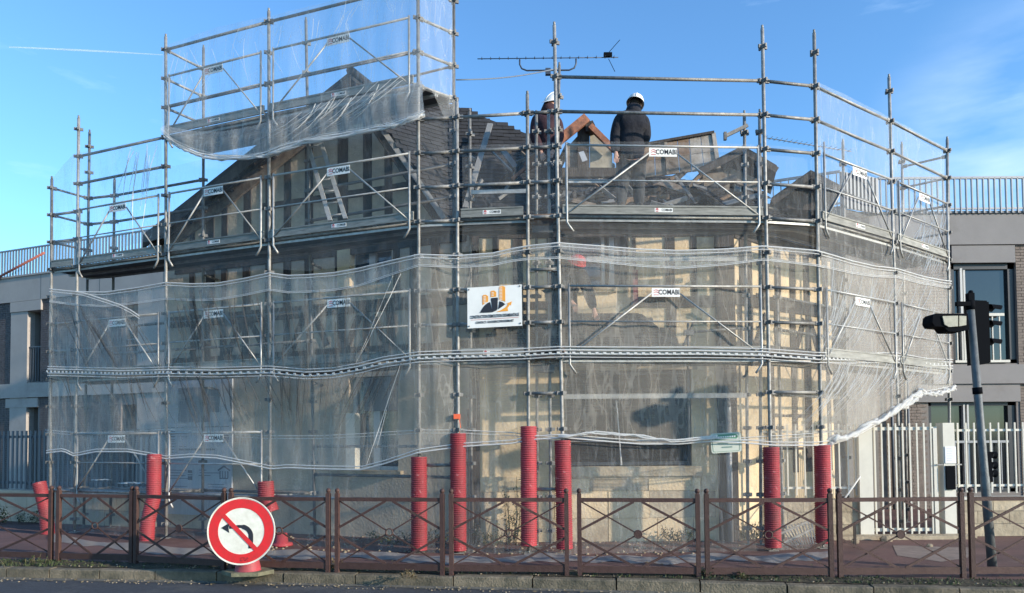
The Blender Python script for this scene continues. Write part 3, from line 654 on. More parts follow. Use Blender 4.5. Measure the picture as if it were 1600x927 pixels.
# --- front face
sw = (hu(Hf, 880), hu(Hf, 1078), hz(Hf, 980, 729), hz(Hf, 980, 578)); uw = (hu(Hf, 866), hu(Hf, 984), hz(Hf, 920, 449), hz(Hf, 920, 352))
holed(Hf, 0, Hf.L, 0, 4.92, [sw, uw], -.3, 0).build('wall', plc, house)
mb = MB(); wbox(Hf, sw[0]-.03, sw[1]+.03, sw[2]-.03, sw[3]+.03, -.16, -.10, mb); wi = mb.build('shop_window', meshdark, house)
mb = MB()
for z in (sw[2]+.02, sw[3]-.07): wbox(Hf, sw[0], sw[1], z, z+.05, -.10, -.06, mb)
for u in (sw[0], sw[1]-.05): wbox(Hf, u, u+.05, sw[2], sw[3], -.10, -.062, mb)
mb.build('frame', framed, wi)
mb = MB(); n_ = 22
for k in range(n_): z = sw[2]+.08+k*(sw[3]-sw[2]-.16)/n_; wbox(Hf, sw[0]+.05, sw[1]-.05, z, z+.045, -.10, -.085, mb)
tag(mb.build('shutter_slats', meshdark, wi), kind='stuff')
mb = MB(); wbox(Hf, sw[0]-.12, sw[1]+.15, sw[2]-.15, sw[2]-.002, -.1, .07, mb); wbox(Hf, sw[0]-.1, sw[1]+.12, sw[2]-.19, sw[2]-.152, -.1, .03, mb); mb.build('sill', lime, house)
mb = MB(); wbox(Hf, sw[0]-.1, sw[1]+.1, sw[3]+.0, sw[3]+.17, -.1, .015, mb); mb.build('lintel', lime, house)
# stone blocks of the plinth
z = 0; r = 0
for hgt in (.36, .42, .24):
    u = -random.random()*.4
    while u < Hf.L:
        l_ = random.uniform(.55, .95); a, b = max(u, .02), min(u+l_, Hf.L-.35)
        if b-a > .08: mb = MB(); o = random.uniform(.012, .028); wbox(Hf, a+.006, b-.006, z+.006, z+hgt-.006, -.02, o, mb); mb.build('stone_block', lime if random.random() < .6 else plc, house)
        u += l_
    z += hgt
mb = MB(); wbox(Hf, -.02, .10, 0, 4.9, -.1, .05, mb); mb.build('corner_post', timber, house)
mb = MB(); wbox(Hf, hu(Hf, 1117, 450), hu(Hf, 1147, 450), 0, 4.9, -.1, .045, mb); mb.build('corner_post', timber, house)
mb = MB(); X = Hf.w(hu(Hf, 1137, 760), 0, .1); mb.tube([X, X+V((0, 0, 1.9))], .045, 10); X2 = Hf.w(hu(Hf, 1112, 560), 0, .09); mb.tube([X+V((0, 0, 1.88)), X+V((0, 0, 2.05)), X+V((0, .05, 2.2))], .045, 10); mb.build('drainpipe', gbars, house)
def studs(W_, lst, z0f, z1f, off=.022, mt=timber, pyr=500):
    for (px, wd) in lst:
        u = hu(W_, px, pyr); z0 = z0f(u) if callable(z0f) else z0f; z1 = z1f(u) if callable(z1f) else z1f
        if z1-z0 < .08: continue
        mb = MB(); j = random.uniform(-.012, .012); b_ = random.uniform(-.02, .02); o = off+random.uniform(-.004, .004)
        mb.prism([W_.w(u-wd/2, z0, o), W_.w(u+wd/2, z0, o), W_.w(u+wd/2+b_*.3+j, z1, o), W_.w(u-wd/2+j, z1, o)], -W_.n*.05); mb.build('timber', mt, house)
def beam(W_, u0, u1, z, h, off=.03, mt=timber, dz=0):
    mb = MB(); k = 6; top = []; bot = []
    for i in range(k+1): u = lerp(u0, u1, i/k); top.append((u, z+h/2+random.uniform(-.012, .012)+dz*i/k)); bot.append((u, z-h/2+random.uniform(-.012, .012)+dz*i/k))
    mb.prism([W_.w(a, b, off) for a, b in top]+[W_.w(a, b, off) for a, b in bot[::-1]], -W_.n*.06); return mb.build('beam', mt, house)
def brace(W_, p, q, wd, off=.018):
    a = W_.pt(*p); b = W_.pt(*q); mb = MB(); mb.bar(W_.w(a[0], a[1], off-.02), W_.w(b[0], b[1], off-.02), wd, .04, W_.n); mb.build('brace', timber, house)
zb1 = hz(Hf, 1050, 472)
beam(Hf, .1, hu(Hf, 1117, 450), 2.92, .16); beam(Hf, hu(Hf, 985, 470), hu(Hf, 1117, 450), zb1, .17); beam(Hf, .1, Hf.L, 4.84, .18)
studs(Hf, [(1048, .15)], 3.0, zb1-.07, .02); studs(Hf, [(1048, .15), (992, .06)], zb1+.08, 4.76, .02)
studs(Hf, [(1086, .09)], zb1+.08, 4.76, .016)
studs(Hf, [(810, .16), (862, .12)], 3.0, 4.76, .02); studs(Hf, [(775, .10)], 3.7, 4.76, .02)
beam(Hf, .1, hu(Hf, 862), hz(Hf, 800, 478), .12)
mb = MB(); wbox(Hf, hu(Hf, 880, 452), hu(Hf, 962, 452), uw[2]-.09, uw[2]-.005, -.1, .07, mb); mb.build('sill', lime, house)
mb = MB(); wbox(Hf, uw[0], uw[1], uw[2], uw[3], -.25, -.2, mb); wf = mb.build('window', framed, house)
mb = MB(); wbox(Hf, uw[0]+.05, hu(Hf, 941, 400), uw[2]+.05, uw[3]-.05, -.2, -.19, mb); mb.build('pane', glass, wf)
mb = MB(); wbox(Hf, hu(Hf, 941, 400), hu(Hf, 946, 400), uw[2], uw[3]+.0, -.2, -.12, mb); wbox(Hf, hu(Hf, 953, 400), hu(Hf, 961, 400), uw[2], uw[3]+0, -.2, -.10, mb); mb.build('mullion', framel, wf)
mb = MB(); X = Hf.w(hu(Hf, 991, 450), hz(Hf, 991, 480), .1); mb.box(X+V((0, 0, .28)), .075, .05, .56); mb.build('red_batten', mat('batten_red', (.2, .05, .05), .7), house)
# --- slate canopy above the shop window: single slates
mb = MB(); za, zb_ = 2.93, 3.54; A0, A1_ = Hf.w(hu(Hf, 748, 545), za, .5), Hf.w(hu(Hf, 1072, 545)-.13, za, .5); B0_, B1_ = Hf.w(hu(Hf, 790, 487), zb_, .0), Hf.w(hu(Hf, 1003, 487), zb_, .0)
mb.prism([A0, A1_, B1_, B0_], V((0, 0, -.06))); mb.prism([A1_, Hf.w(hu(Hf, 1072, 545)-.05, za, 0), B1_], V((-.03, 0, -.03)))
cn = mb.build('canopy', slate, house); sd = (B0_-A0); rows = 7
sdir_ = V((0, .5, zb_-za)).normalized(); cn_n = V((0, -(zb_-za), .5)).normalized()
for r in range(rows):
    t0 = r/rows; y0 = lerp(A0, B0_, t0); y1 = lerp(A1_, B1_, t0); L = (y1-y0).length; n_ = int(L/.24)
    for k in range(n_):
        a = y0+V((1, 0, 0))*(k+(.5 if r % 2 else 0))*L/(n_+.5); wd = L/(n_+.5)-.008; h_ = .125
        mb = MB(); mb.prism([a+cn_n*.022, a+V((wd, 0, 0))+cn_n*(.022+random.uniform(0, .006)), a+V((wd, 0, 0))+sdir_*h_+cn_n*.008, a+sdir_*h_+cn_n*.008], cn_n*-.008); mb.build('slate', random.choice((slate, slate, slate2)), cn)
# --- left wing with gable
ap = Hl.pt(547, 122, .42); zl_, zr_ = Hl.pt(268, 372), Hl.pt(700, 345)
def zroof(u):
    return lerp(zl_[1], ap[1], (u-zl_[0])/(ap[0]-zl_[0])) if u < ap[0] else lerp(ap[1], zr_[1], (u-ap[0])/(zr_[0]-ap[0]))
gw = (hu(Hl, 566, 660), hu(Hl, 622, 660), hz(Hl, 590, 735), hz(Hl, 590, 588)); gw = (hu(Hl, 545, 690), gw[1], gw[2], gw[3])
vw = (hu(Hl, 541, 400), hu(Hl, 612, 400), hz(Hl, 575, 446), 4.82)
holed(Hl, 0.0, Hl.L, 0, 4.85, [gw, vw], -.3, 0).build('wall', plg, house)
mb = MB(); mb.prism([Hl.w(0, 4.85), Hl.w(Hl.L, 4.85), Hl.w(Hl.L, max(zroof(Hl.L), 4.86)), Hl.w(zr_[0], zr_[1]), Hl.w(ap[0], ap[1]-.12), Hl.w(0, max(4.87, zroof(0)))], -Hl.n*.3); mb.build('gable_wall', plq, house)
beam(Hl, 0, Hl.L, 3.82, .2); beam(Hl, 0, Hl.L, 3.05, .2); beam(Hl, .2, Hl.L-.1, 4.80, .16); beam(Hl, hu(Hl, 410), hu(Hl, 640), 5.75, .12, .02)
up = [(300, .11), (328, .2), (350, .13), (386, .16), (420, .14), (449, .15), (483, .16), (530, .13), (621, .12), (648, .16), (682, .14)]
studs(Hl, up, 3.9, 4.73, .02)
studs(Hl, [(300, .11), (328, .18), (350, .13), (386, .16), (420, .14), (449, .15), (483, .16), (536, .2), (575, .16), (608, .14), (650, .14)], 4.87, lambda u: zroof(u)-.12, .02)
studs(Hl, [(303, .12), (325, .14), (350, .14), (384, .14), (415, .12), (448, .13), (485, .14), (535, .14), (573, .12), (612, .16), (646, .12), (680, .12)], 3.14, 3.73, .02)
for p, q in (((357, 553), (379, 503)), ((392, 503), (414, 546)), ((458, 545), (474, 497)), ((494, 498), (512, 540)), ((543, 541), (562, 493)), ((583, 493), (604, 540)), ((300, 555), (318, 510))): brace(Hl, p, q, .12)
# plaster skim on ground floor is the wall itself; small panels proud in the upper bays
for (a, b) in ((300, 328), (350, 386), (386, 420), (449, 483), (483, 530), (648, 682)):
    u0, u1 = hu(Hl, a)+.1, hu(Hl, b)-.09; mb = MB(); wbox(Hl, u0, u1, 3.93, 4.70, -.02, .006, mb); mb.build('plaster_panel', plq, house)
    mb = MB(); wbox(Hl, u0, u1, 3.17, 3.70, -.02, .007, mb); mb.build('plaster_panel', plq, house)
# windows of the wing
for (h, nm) in ((gw, 'ground'), (vw, 'upper')):
    a, b, c, d = h; mb = MB()
    for q in ((a, b, d-.07, d), (a, b, c, c+.06), (a, a+.07, c, d), (b-.07, b, c, d)): wbox(Hl, *q, -.2, -.13, mb)
    fr = mb.build('window', framel, house); mb = MB(); wbox(Hl, a+.03, b-.03, c+.03, d-.03, -.19, -.17, mb); mb.build('pane', glassb if nm == 'upper' else glass, fr)
    mb = MB(); wbox(Hl, (a+b)/2-.06, (a+b)/2+.06, c, d, -.17, -.11, mb); mb.build('mullion', framel, fr)
mb = MB(); wbox(Hl, gw[0]+.26, gw[1]+.02, hz(Hl, 590, 642), gw[3]-.02, -.12, -.05, mb); mb.build('roller_shutter', mat('shutter_grey', (.12, .13, .14), .5), house)
mb = MB(); wbox(Hl, gw[0]-.1, gw[1]+.1, gw[2]-.06, gw[2]-.002, -.1, .1, mb); mb.build('sill', lime, house)
mb = MB(); wbox(Hl, gw[0]-.02, gw[0]+.16, gw[2], gw[3]-.6, -.1, .06, mb); mb.build('window_jamb', wpaint, house)  # white colour stands for the sunlit strip of the reveal
mb = MB(); wbox(Hl, vw[0]-.16, vw[0]-.01, vw[2], vw[3], -.1, .035, mb); wbox(Hl, vw[0]-.01, vw[0]+.1, vw[2], vw[3], -.1, .05, mb); mb.build('window_jamb', plc, house)
mb = MB(); a = hu(Hl, 560, 350); b = hu(Hl, 612, 350); wbox(Hl, a, b, 4.95, 5.28, -.02, .012, mb); fr = mb.build('window', framel, house)
mb = MB(); wbox(Hl, a+.05, (a+b)/2-.05, 4.95, 5.23, 0, .016, mb); wbox(Hl, (a+b)/2+.05, b-.05, 4.95, 5.23, 0, .016, mb); mb.build('pane', glassb, fr)
# --- roofs
def slates_tri(a, b, c, mb, sw_=.21, sh=.105, mi=None):
    n = (b-a).cross(c-a).normalized()
    if n.y > 0: n = -n
    h = n.cross(V((0, 0, 1))).normalized(); s = h.cross(n).normalized()
    if s.z < 0: s = -s
    pts = [(p-a).dot(h) for p in (a, b, c)], [(p-a).dot(s) for p in (a, b, c)]
    T = list(zip(*pts))
    def inside(x, y):
        sg = []
        for i in range(3):
            (x0, y0), (x1, y1) = T[i], T[(i+1) % 3]; sg.append((x1-x0)*(y-y0)-(y1-y0)*(x-x0))
        return all(q > -.012 for q in sg) or all(q < .012 for q in sg)
    y = min(pts[1]); r = 0
    while y < max(pts[1]):
        x = min(pts[0])-(sw_/2 if r % 2 else 0)
        while x < max(pts[0]):
            if inside(x+sw_/2, y+sh/2):
                o = a+h*x+s*y+n*(.02+random.uniform(0, .008)); e = h*(sw_-.006); l_ = s*(sh*1.25); k = random.uniform(-.006, .006)
                mb.prism([o+s*k, o+e+s*k, o+e+l_-n*.014, o+l_-n*.014], -n*.008, random.choice((0, 0, 1)))
            x += sw_
        y += sh; r += 1
def roof_tris(tris, name='roof', base=slate, par=house):
    mb = MB()
    for a, b, c in tris:
        n = (b-a).cross(c-a).normalized()
        if n.y > 0: n = -n
        mb.prism([a, b, c], -n*.05)
    ro = mb.build(name, base, par); mb = MB()
    for t in tris: slates_tri(*t, mb)
    tag(mb.build('slate_courses', [slate, slate2], ro), kind='stuff'); return ro
apx = Hl.w(ap[0], ap[1], .0); e_ = Hl.w(zr_[0], zr_[1], .12); b_ = at(690, 158, 13.2); c_ = at(862, 224, 12.7); d_ = at(880, 347, 11.28); e2 = at(702, 350, 11.32); apb = apx-Hl.n*1.6+V((0, 0, .12))
roof_tris([(apx+Hl.n*.12, e2, b_), (e2, b_, c_), (e2, c_, d_)])
# left slope with its overhang: slab, fascia, rafters
El = Hl.w(zl_[0]-.25, zroof(zl_[0]-.25), 0); dn = (El-apx)
mb = MB(); mb.prism([apx+Hl.n*.42, El+Hl.n*.42, El-Hl.n*5, apx-Hl.n*5], V((0, 0, .11))); ro = mb.build('roof', slate, house)
mb = MB(); mb.prism([El+Hl.n*.43+V((0, 0, -.16)), apx+Hl.n*.43+V((0, 0, -.16)), apx+Hl.n*.43+V((0, 0, .02)), El+Hl.n*.43+V((0, 0, .02))], -Hl.n*.03); mb.build('bargeboard', timber, ro)
for o in (.26, .06):
    mb = MB(); mb.prism([El+Hl.n*o+V((0, 0, -.24 if o < .1 else -.12)), apx+Hl.n*o+V((0, 0, -.24 if o < .1 else -.12)), apx+Hl.n*o+V((0, 0, -.01)), El+Hl.n*o+V((0, 0, -.01))], -Hl.n*.07); mb.build('rafter', woodg if o < .1 else timber, ro)
n_ = 14
for k in range(n_):
    p = lerp(El, apx, (k+.5)/n_); mb = MB(); mb.box(p+Hl.n*.2+V((0, 0, -.05)), .06, .40, .05, dn.normalized(), V((0, 0, 1))); mb.build('purlin_end', timber, ro)
mb = MB(); ry = lerp(apx, El, .0); mb.tube([apx+Hl.n*.43+V((0, 0, .13)), apx-Hl.n*3+V((0, 0, .13))], .07, 8); mb.build('ridge_tile', slate2, ro)
pk = [apx+V((.42, .2, -.30)), apx+V((-.42, .3, -.22)), apx+V((0, .25, .12))]
mb = MB(); mb.prism(pk, V((0, .6, 0))); mb.build('roof_peak', slate, ro)
# boards on the right verge and on the slates
def board(pts, Ya, th, mt, name='board', par=house, ex=None):
    mb = MB(); ys = Ya if isinstance(Ya, (list, tuple)) else [Ya]*len(pts)
    mb.prism([at(x, y, Y) for (x, y), Y in zip(pts, ys)], ex or V((0, th, 0))); return mb.build(name, mt, par)
vg = mat('verge_board_grey', (.26, .26, .255), .8, 0, .35, 5, .3, 30)
p1, p2 = at(593, 196, 11.9), at(694, 342, 11.25); mb = MB(); mb.bar(p1, p2, .085, .03, V((0, -1, .35))); mb.build('verge_board', vg, house)
mb = MB(); q1, q2 = p1+V((-.07, .05, -.04)), p2+V((-.08, .05, -.04)); mb.bar(q1, q2, .12, .05, V((0, -1, .3))); mb.build('verge_shade', timber, house)  # dark bar put in for the shadow band left of the verge board
mb = MB(); mb.bar(at(727, 325, 11.42), at(766, 194, 12.35), .09, .03, V((0, -1, .9))); mb.build('roof_board', vg, house)
for (a, b, ya, yb, wd) in (((783, 232), (806, 262), 12.0, 11.9, .10), ((768, 236), (800, 268), 12.05, 11.85, .03)):
    mb = MB(); mb.bar(at(*a, ya), at(*b, yb), wd, .03, V((0, -1, .8))); mb.build('loose_board', vg, house)
# centre: stripped roof, dormer remains
g1_, g2_, g3_, g4_ = at(868, 340, 11.35), at(1200, 345, 11.42), at(1196, 302, 12.3), at(866, 268, 12.6)
g5_ = at(1040, 277, 12.6)
roof_tris([(g1_, g4_, g5_), (g1_, g5_, g2_), (g2_, g5_, g3_)])
board([(878, 262), (1000, 262), (1000, 276), (878, 276)], 12.05, .08, timber, 'wall_plate')
dm = thing('dormer_remains', 'half dismantled dormer gable with an orange brown rafter, left of the standing worker', 'dormer', at(920, 262, 12.1))
board([(884, 262), (884, 233), (903, 212), (903, 262)], 12.15, .06, woodg, 'infill_panel', dm)
board([(922, 262), (922, 205), (957, 240), (957, 262)], 12.15, .06, mat('infill_pale', (.40, .36, .28), .9, 0, .4, 5, .3, 20), 'infill_panel', dm)
board([(903, 262), (903, 196), (921, 193), (921, 262)], 12.08, .12, timber, 'post', dm)
board([(914, 192), (926, 188), (930, 196), (930, 205), (916, 205)], 12.0, .2, timber, 'post_head', dm)
mb = MB(); a, b = at(822, 262, 11.85), at(917, 184, 12.0); mb.bar(a, b, .15, .07, V((0, -1, 0))); mb.build('rafter', woodr, dm)
mb = MB(); a, b = at(800, 280, 11.8), at(832, 254, 11.83); mb.bar(a, b, .05, .05, V((0, -1, 0))); mb.build('rafter_end', woodr, dm)
mb = MB(); a, b = at(922, 197, 11.98), at(960, 235, 12.0); mb.bar(a, b, .09, .08, V((0, -1, 0))); mb.build('rafter', woodr, dm)
board([(904, 238), (912, 236), (918, 250), (910, 253)], 11.98, .02, wrapm, 'metal_scrap', dm)
board([(866, 262), (878, 262), (895, 226), (885, 222)], 12.25, .05, timber, 'lath', dm)
# tilted boarded panel
tp = thing('board_panel', 'tilted panel of weathered brown boards standing right of the standing worker', 'board panel', at(1060, 270, 12.1))
cols = [(1000, 1022), (1023, 1040), (1041, 1058), (1059, 1076), (1077, 1094), (1095, 1116)]
brn = [woodg, mat('board_brown', (.27, .19, .13), .85, 0, .5, 4, .4, 25, col2=(.14, .09, .06)), mat('board_pale', (.42, .39, .35), .85, 0, .45, 4, .4, 25, col2=(.2, .17, .14))]
def tl(px, t): return (px+7*t*(px-990)/125.0+0*t, lerp(228-(px-1000)*.178, 278-(px-1000)*.13, t))
for k, (a, b) in enumerate(cols):
    for (t0, t1) in ((0, .5), (.51, 1)):
        board([tl(a, t0), tl(b, t0), tl(b, t1), tl(a, t1)], 12.12+random.uniform(-.008, .008), .03, brn[1] if (k < 4 and t0 == 0) else (brn[2] if k in (4, 5) else brn[0]), 'board', tp)
board([(996, 225), (1116, 204), (1116, 208), (996, 229)], 12.08, .08, timber, 'top_batten', tp); board([tl(1038, 0), tl(1042, 0), tl(1043, 1), tl(1039, 1)], 12.09, .03, brn[0], 'batten', tp); board([tl(1112, 0), tl(1118, 0), tl(1119, 1), tl(1113, 1)], 12.09, .05, brn[2], 'batten', tp)
# slate dormer roofs on the right
def mini(label, apx_, le, re, base, Y, dp, wallpoly):
    t = thing('dormer', label, 'dormer', at(*base, Y))
    a, l, r = at(*apx_, Y-.3), at(*le, Y-.3), at(*re, Y-.3)
    back = V((.35, dp, 0))
    for (p, q) in ((l, a), (a, r)):
        mb = MB(); mb.prism([p, q, q+back, p+back], V((0, 0, .06))); o = mb.build('roof', slate, t)
        mb = MB(); mb.bar(p+V((0, -.01, -.03)), q+V((0, -.01, -.03)), .10, .03, V((0, -1, 0))); mb.build('bargeboard', timber, o)
    mb = MB(); mb.prism([at(x, y, Y) for x, y in wallpoly], V((.3, dp*.8, 0))); mb.build('wall', timber, t); return t
d2 = mini('slate roofed dormer with a small white window, left of the end of the long rail', (1161, 233), (1092, 268), (1214, 264), (1150, 320), 12.3, 1.3, [(1118, 325), (1118, 262), (1160, 240), (1186, 262), (1186, 325)])
board([(1148, 284), (1158, 285), (1158, 320), (1148, 320)], 12.24, .05, wpaint, 'window', d2)
board([(1150, 288), (1156, 288), (1156, 318), (1150, 318)], 12.22, .015, glass, 'pane', d2)
board([(1098, 272), (1140, 268), (1140, 305), (1102, 305)], 12.2, .05, woodg, 'infill_panel', d2)
board([(1140, 262), (1185, 280), (1185, 300), (1140, 282)], 12.18, .04, woodg, 'fascia', d2)
d3 = mini('small slate roofed dormer in front of the terrace railing, right of the white windowed one', (1267, 271), (1206, 314), (1316, 296), (1265, 330), 12.9, 1.4, [(1222, 325), (1236, 300), (1266, 280), (1280, 300), (1280, 330)])
# right wing wall and roof
holed(Hr, 0, Hr.L, 0, 4.9, [], -.3, 0).build('wall', plc, house)
beam(Hr, 0, Hr.L, 3.78, .2); beam(Hr, 0, Hr.L, 2.98, .2); beam(Hr, 0, Hr.L, 4.8, .16)
studs(Hr, [(1158, .10), (1170, .12), (1193, .12), (1214, .15), (1237, .15), (1259, .16), (1288, .15), (1312, .14)], 3.88, 4.72, .02, pyr=430)
studs(Hr, [(1156, .10), (1172, .10), (1214, .14), (1238, .15), (1262, .14), (1290, .14)], 3.08, 3.68, .02, pyr=520)
for p, q in (((1180, 540), (1197, 492)), ((1243, 545), (1256, 500)), ((1278, 548), (1264, 500))): brace(Hr, p, q, .13)
studs(Hr, [(1206, .1), (1241, .14), (1262, .18), (1295, .1)], 1.0, 2.9, .02, pyr=640)
for z in (1.4, 1.95): beam(Hr, hu(Hr, 1206, 640), hu(Hr, 1262, 640), z, .05, .012)
h1_, h2_ = Hr.w(-.1, 4.88, .3), Hr.w(Hr.L+.1, 4.88, .3); h3_, h4_ = Hr.w(Hr.L+.1, 5.62, -.5), Hr.w(-.35, 5.62, -.5)
roof_tris([(h1_, h2_, h3_), (h1_, h3_, h4_)])
mb = MB(); mb.bar(h4_+V((0, 0, .02)), h3_+V((0, 0, .02)), .06, .03, V((0, -1, .3))); mb.build('ridge_flashing', galvd, house)
mb = MB(); mb.prism([h4_, h3_, h3_+V((-1.2, 2, -.3)), h4_+V((-1.2, 2, -.3))], V((0, 0, -.05))); mb.build('roof', slate, house)
# inner mass so no sky shows under the stripped roof
mb = MB(); mb.prism([V((-.5, 11.9, 0)), V((3.5, 11.9, 0)), V((4.6, 13.6, 0)), V((4.0, 15.5, 0)), V((-3.5, 15.5, 0)), V((-3, 13.2, 0))], V((0, 0, 4.8))); mb.build('inner_walls', timber, house)
# printed house wrap on the end of the wing
t = thing('house_wrap', 'grey printed wrapping sheet on the ground floor wall at the left end of the house', 'wrapping sheet', Hl.w(hu(Hl, 310, 700), 1))
u0, u1, z0, z1 = hu(Hl, 260, 700), hu(Hl, 364, 700), .25, hz(Hl, 310, 592)
mb = MB(); wbox(Hl, u0, u1, z0, z1, .0, .03, mb); mb.build('sheet', wrapm, t)
mb = MB(); a, b = hu(Hl, 281, 640), hu(Hl, 330, 640); wbox(Hl, a, b, hz(Hl, 300, 660), hz(Hl, 300, 606), .03, .036, mb); a, b = hu(Hl, 331, 640), hu(Hl, 345, 640); wbox(Hl, a, b, hz(Hl, 300, 645), hz(Hl, 300, 610), .03, .036, mb); mb.build('dark_patch', mat('wrap_dark', (.17, .19, .23), .5, 0, .3, 4), t)
mb = MB(); im = mat('wrap_ink', (.13, .14, .17), .6)
for (x, y, n_) in ((262, 675, 4), (264, 690, 3), (262, 735, 4), (312, 735, 3), (264, 760, 3), (325, 757, 3), (268, 703, 2), (262, 715, 2)):
    for k in range(n_):
        a = hu(Hl, x+random.uniform(0, 4), y); zz = hz(Hl, x, y+k*4.2); wbox(Hl, a, a+random.uniform(.12, .5), zz, zz+.012, .03, .033, mb)
for (x0, x1, y) in ((281, 338, 703), (258, 275, 682), (258, 360, 668)): wbox(Hl, hu(Hl, x0, y), hu(Hl, x1, y), hz(Hl, x0, y)-.01, hz(Hl, x0, y)+(.025 if y == 703 else .003), .03, .033, mb)
# roof symbol, beaker, target mark
X, Zc = Hl.pt(352, 738)
def ln(a, b, c, d, w_=.02): mb.bar(Hl.w(X+a, Zc+b, .033), Hl.w(X+c, Zc+d, .033), w_, .004, Hl.n)
ln(-.14, .03, 0, .11, .03); ln(0, .11, .14, .03, .03)
for a in (-.09, -.03, .03, .09): ln(a, -.1, a, .02, .022)
ln(-.1, -.11, .1, -.11)
X, Zc = Hl.pt(299, 742); ln(-.05, -.06, .05, -.06, .07); ln(-.055, .0, .055, .0, .02); ln(-.05, .06, .05, .06, .05)
X, Zc = Hl.pt(354, 686); ln(-.07, -.06, .07, -.06, .03); ln(-.07, .06, .07, .06, .03); ln(-.07, -.06, -.07, .06, .03); ln(.07, -.06, .07, .06, .03); ln(0, -.04, 0, .04, .06)
mb.build('print_marks', im, t)

# ================================================================== SCAFFOLD
L0, L1, L2, L3 = .74, 2.74, 4.74, 6.74
OUT = {'A5': (-8.32, 13.35), 'A4': (-7.76, 13.15), 'A3': (-5.75, 12.32), 'A2': (-3.76, 11.5), 'A1': (-1.33, 10.56), 'B0': (-.77, 10.5), 'B1': (.22, 10.38), 'B2': (.65, 10.33), 'B3': (3.56, 10.5), 'B4': (4.39, 10.68), 'C1': (6.12, 11.92), 'C2': (7.77, 13.2)}
ORD = ['A5', 'A4', 'A3', 'A2', 'A1', 'B0', 'B1', 'B2', 'B3', 'B4', 'C1', 'C2']
INN = {'A5': (-8.06, 13.95), 'A4': (-7.48, 13.80), 'A3': (-5.42, 12.98), 'A2': (-3.24, 12.15), 'A1': (-.87, 10.98), 'B0': (-.62, 11.1), 'B1': (.36, 11.03), 'B2': (.56, 11.03), 'B3': (3.52, 11.13), 'B3b': (3.70, 11.1), 'B4': (4.10, 11.28), 'C1': (5.62, 12.45), 'C2': (7.28, 13.72)}
scaf = thing('scaffold', 'galvanised steel scaffold on three levels wrapping the old corner house', 'scaffold', (0, 10.4, 0))
def collar_mesh():
    mb = MB(); mb.tube([(0, 0, -.03), (0, 0, .03)], .034, 8)
    for a in range(4): d = V((cos(a*pi/2), sin(a*pi/2), 0)); mb.box(d*.052, .045, .026, .05, d)
    me = bpy.data.meshes.new('collar'); me.from_pydata(mb.v, [], mb.f); me.materials.append(galvd); return me
colm = collar_mesh()
POS = {}
def standard(key, base, ztop, pxtop=None, zb=0.05, cz=None, mt=galv, r=.0255):
    b = V((*base, zb)); tp = V((base[0], base[1], ztop))
    if pxtop: q = at(pxtop[0], pxtop[1], base[1]); tp = q
    mb = MB(); k = 4; pts = [lerp(b, tp, i/k) for i in range(k+1)]; mb.tube(pts, r, 10)
    mb.tube([tp-(tp-b).normalized()*.0, tp+(tp-b).normalized()*.0+V((0, 0, .05))], r*.7, 8)
    if zb < .2: mb.tube([b+V((0, 0, -.04)), b], .016, 8); mb.box(b+V((0, 0, -.045)), .14, .14, .008)
    o = mb.build('standard', mt, scaf); POS[key] = (b, tp)
    z = .24
    while z < tp.z-.1:
        if z > b.z+.1:
            c = bpy.data.objects.new('collar', colm); COL.objects.link(c); c.parent = o; p = lerp(b, tp, (z-b.z)/(tp.z-b.z)); c.location = p-(scaf.location+o.location); c.rotation_euler = (0, 0, .4)
        z += .5
    return o
def sp(key, z): b, t = POS[key]; return lerp(b, t, (z-b.z)/(t.z-b.z))
tops = {'A5': (81, 280), 'A4': (123, 185), 'A3': (259, 58), 'A2': (420, 18), 'A1': (653, -60), 'B0': (714, 160), 'B1': (824, 148), 'B2': (866, 40), 'B3': (1191, 45), 'B4': (1272, 52), 'C1': (1389, 121), 'C2': (1480, 218)}
bots = {'B2': (.715, 10.33), 'B3': (3.66, 10.5), 'B4': (4.45, 10.68), 'C1': (6.22, 11.92)}
for k in ORD: standard(k, bots.get(k, OUT[k]), 6, tops[k])
for k, px in (('A5', (140, 207)), ('A4', (179, 281)), ('A3', (318, 75)), ('A2', (478, 32)), ('A1', (709, -50)), ('B0', (734, 175)), ('B1', (838, 178)), ('B2', (857, 176)), ('B3', (1163, 178)), ('B3b', (1187, 176)), ('B4', (1213, 420)), ('C1', (1317, 222)), ('C2', (1409, 226))):
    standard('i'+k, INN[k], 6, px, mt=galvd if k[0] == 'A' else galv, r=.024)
standard('x1', (.68, 10.95), 7, (874, 103), zb=4.8, r=.022)
def ledger(a, b, z, r=.0235, mt=galv, name='ledger', z2=None):
    p, q = sp(a, z), sp(b, z2 if z2 is not None else z); u = (q-p).normalized(); mb = MB(); mb.tube([p+u*.05, q-u*.05], r, 10)
    for e, s in ((p+u*.055, 1), (q-u*.055, -1)): mb.box(e, .07, .03, .06, u)
    return mb.build(name, mt, scaf)
def seq(ks, zs, **k):
    for z in zs:
        for a, b in zip(ks, ks[1:]): ledger(a, b, z, **k)
seq(['A5', 'A4', 'A3'], [L2+.0, L1, L0+.0]); seq(['A4', 'A3'], [L2+2, L2+1.5]); seq(['A5', 'A4'], [L2+.5, L2+1, L1+.5, L1+1])
seq(['A3', 'A2', 'A1'], [L3, L3+1.5, L2, L1, L0]); seq(['A3', 'A2', 'A1'], [L3+.5], r=.017)
seq(['A1', 'B0'], [L2, L2+.5, L2+1, L2+1.5, L1, L1+.5, L1+1, L0+.5]); seq(['B0', 'B1'], [L2, L2+.5, L2+1, L2+1.5, L1, L1+.5, L1+1])
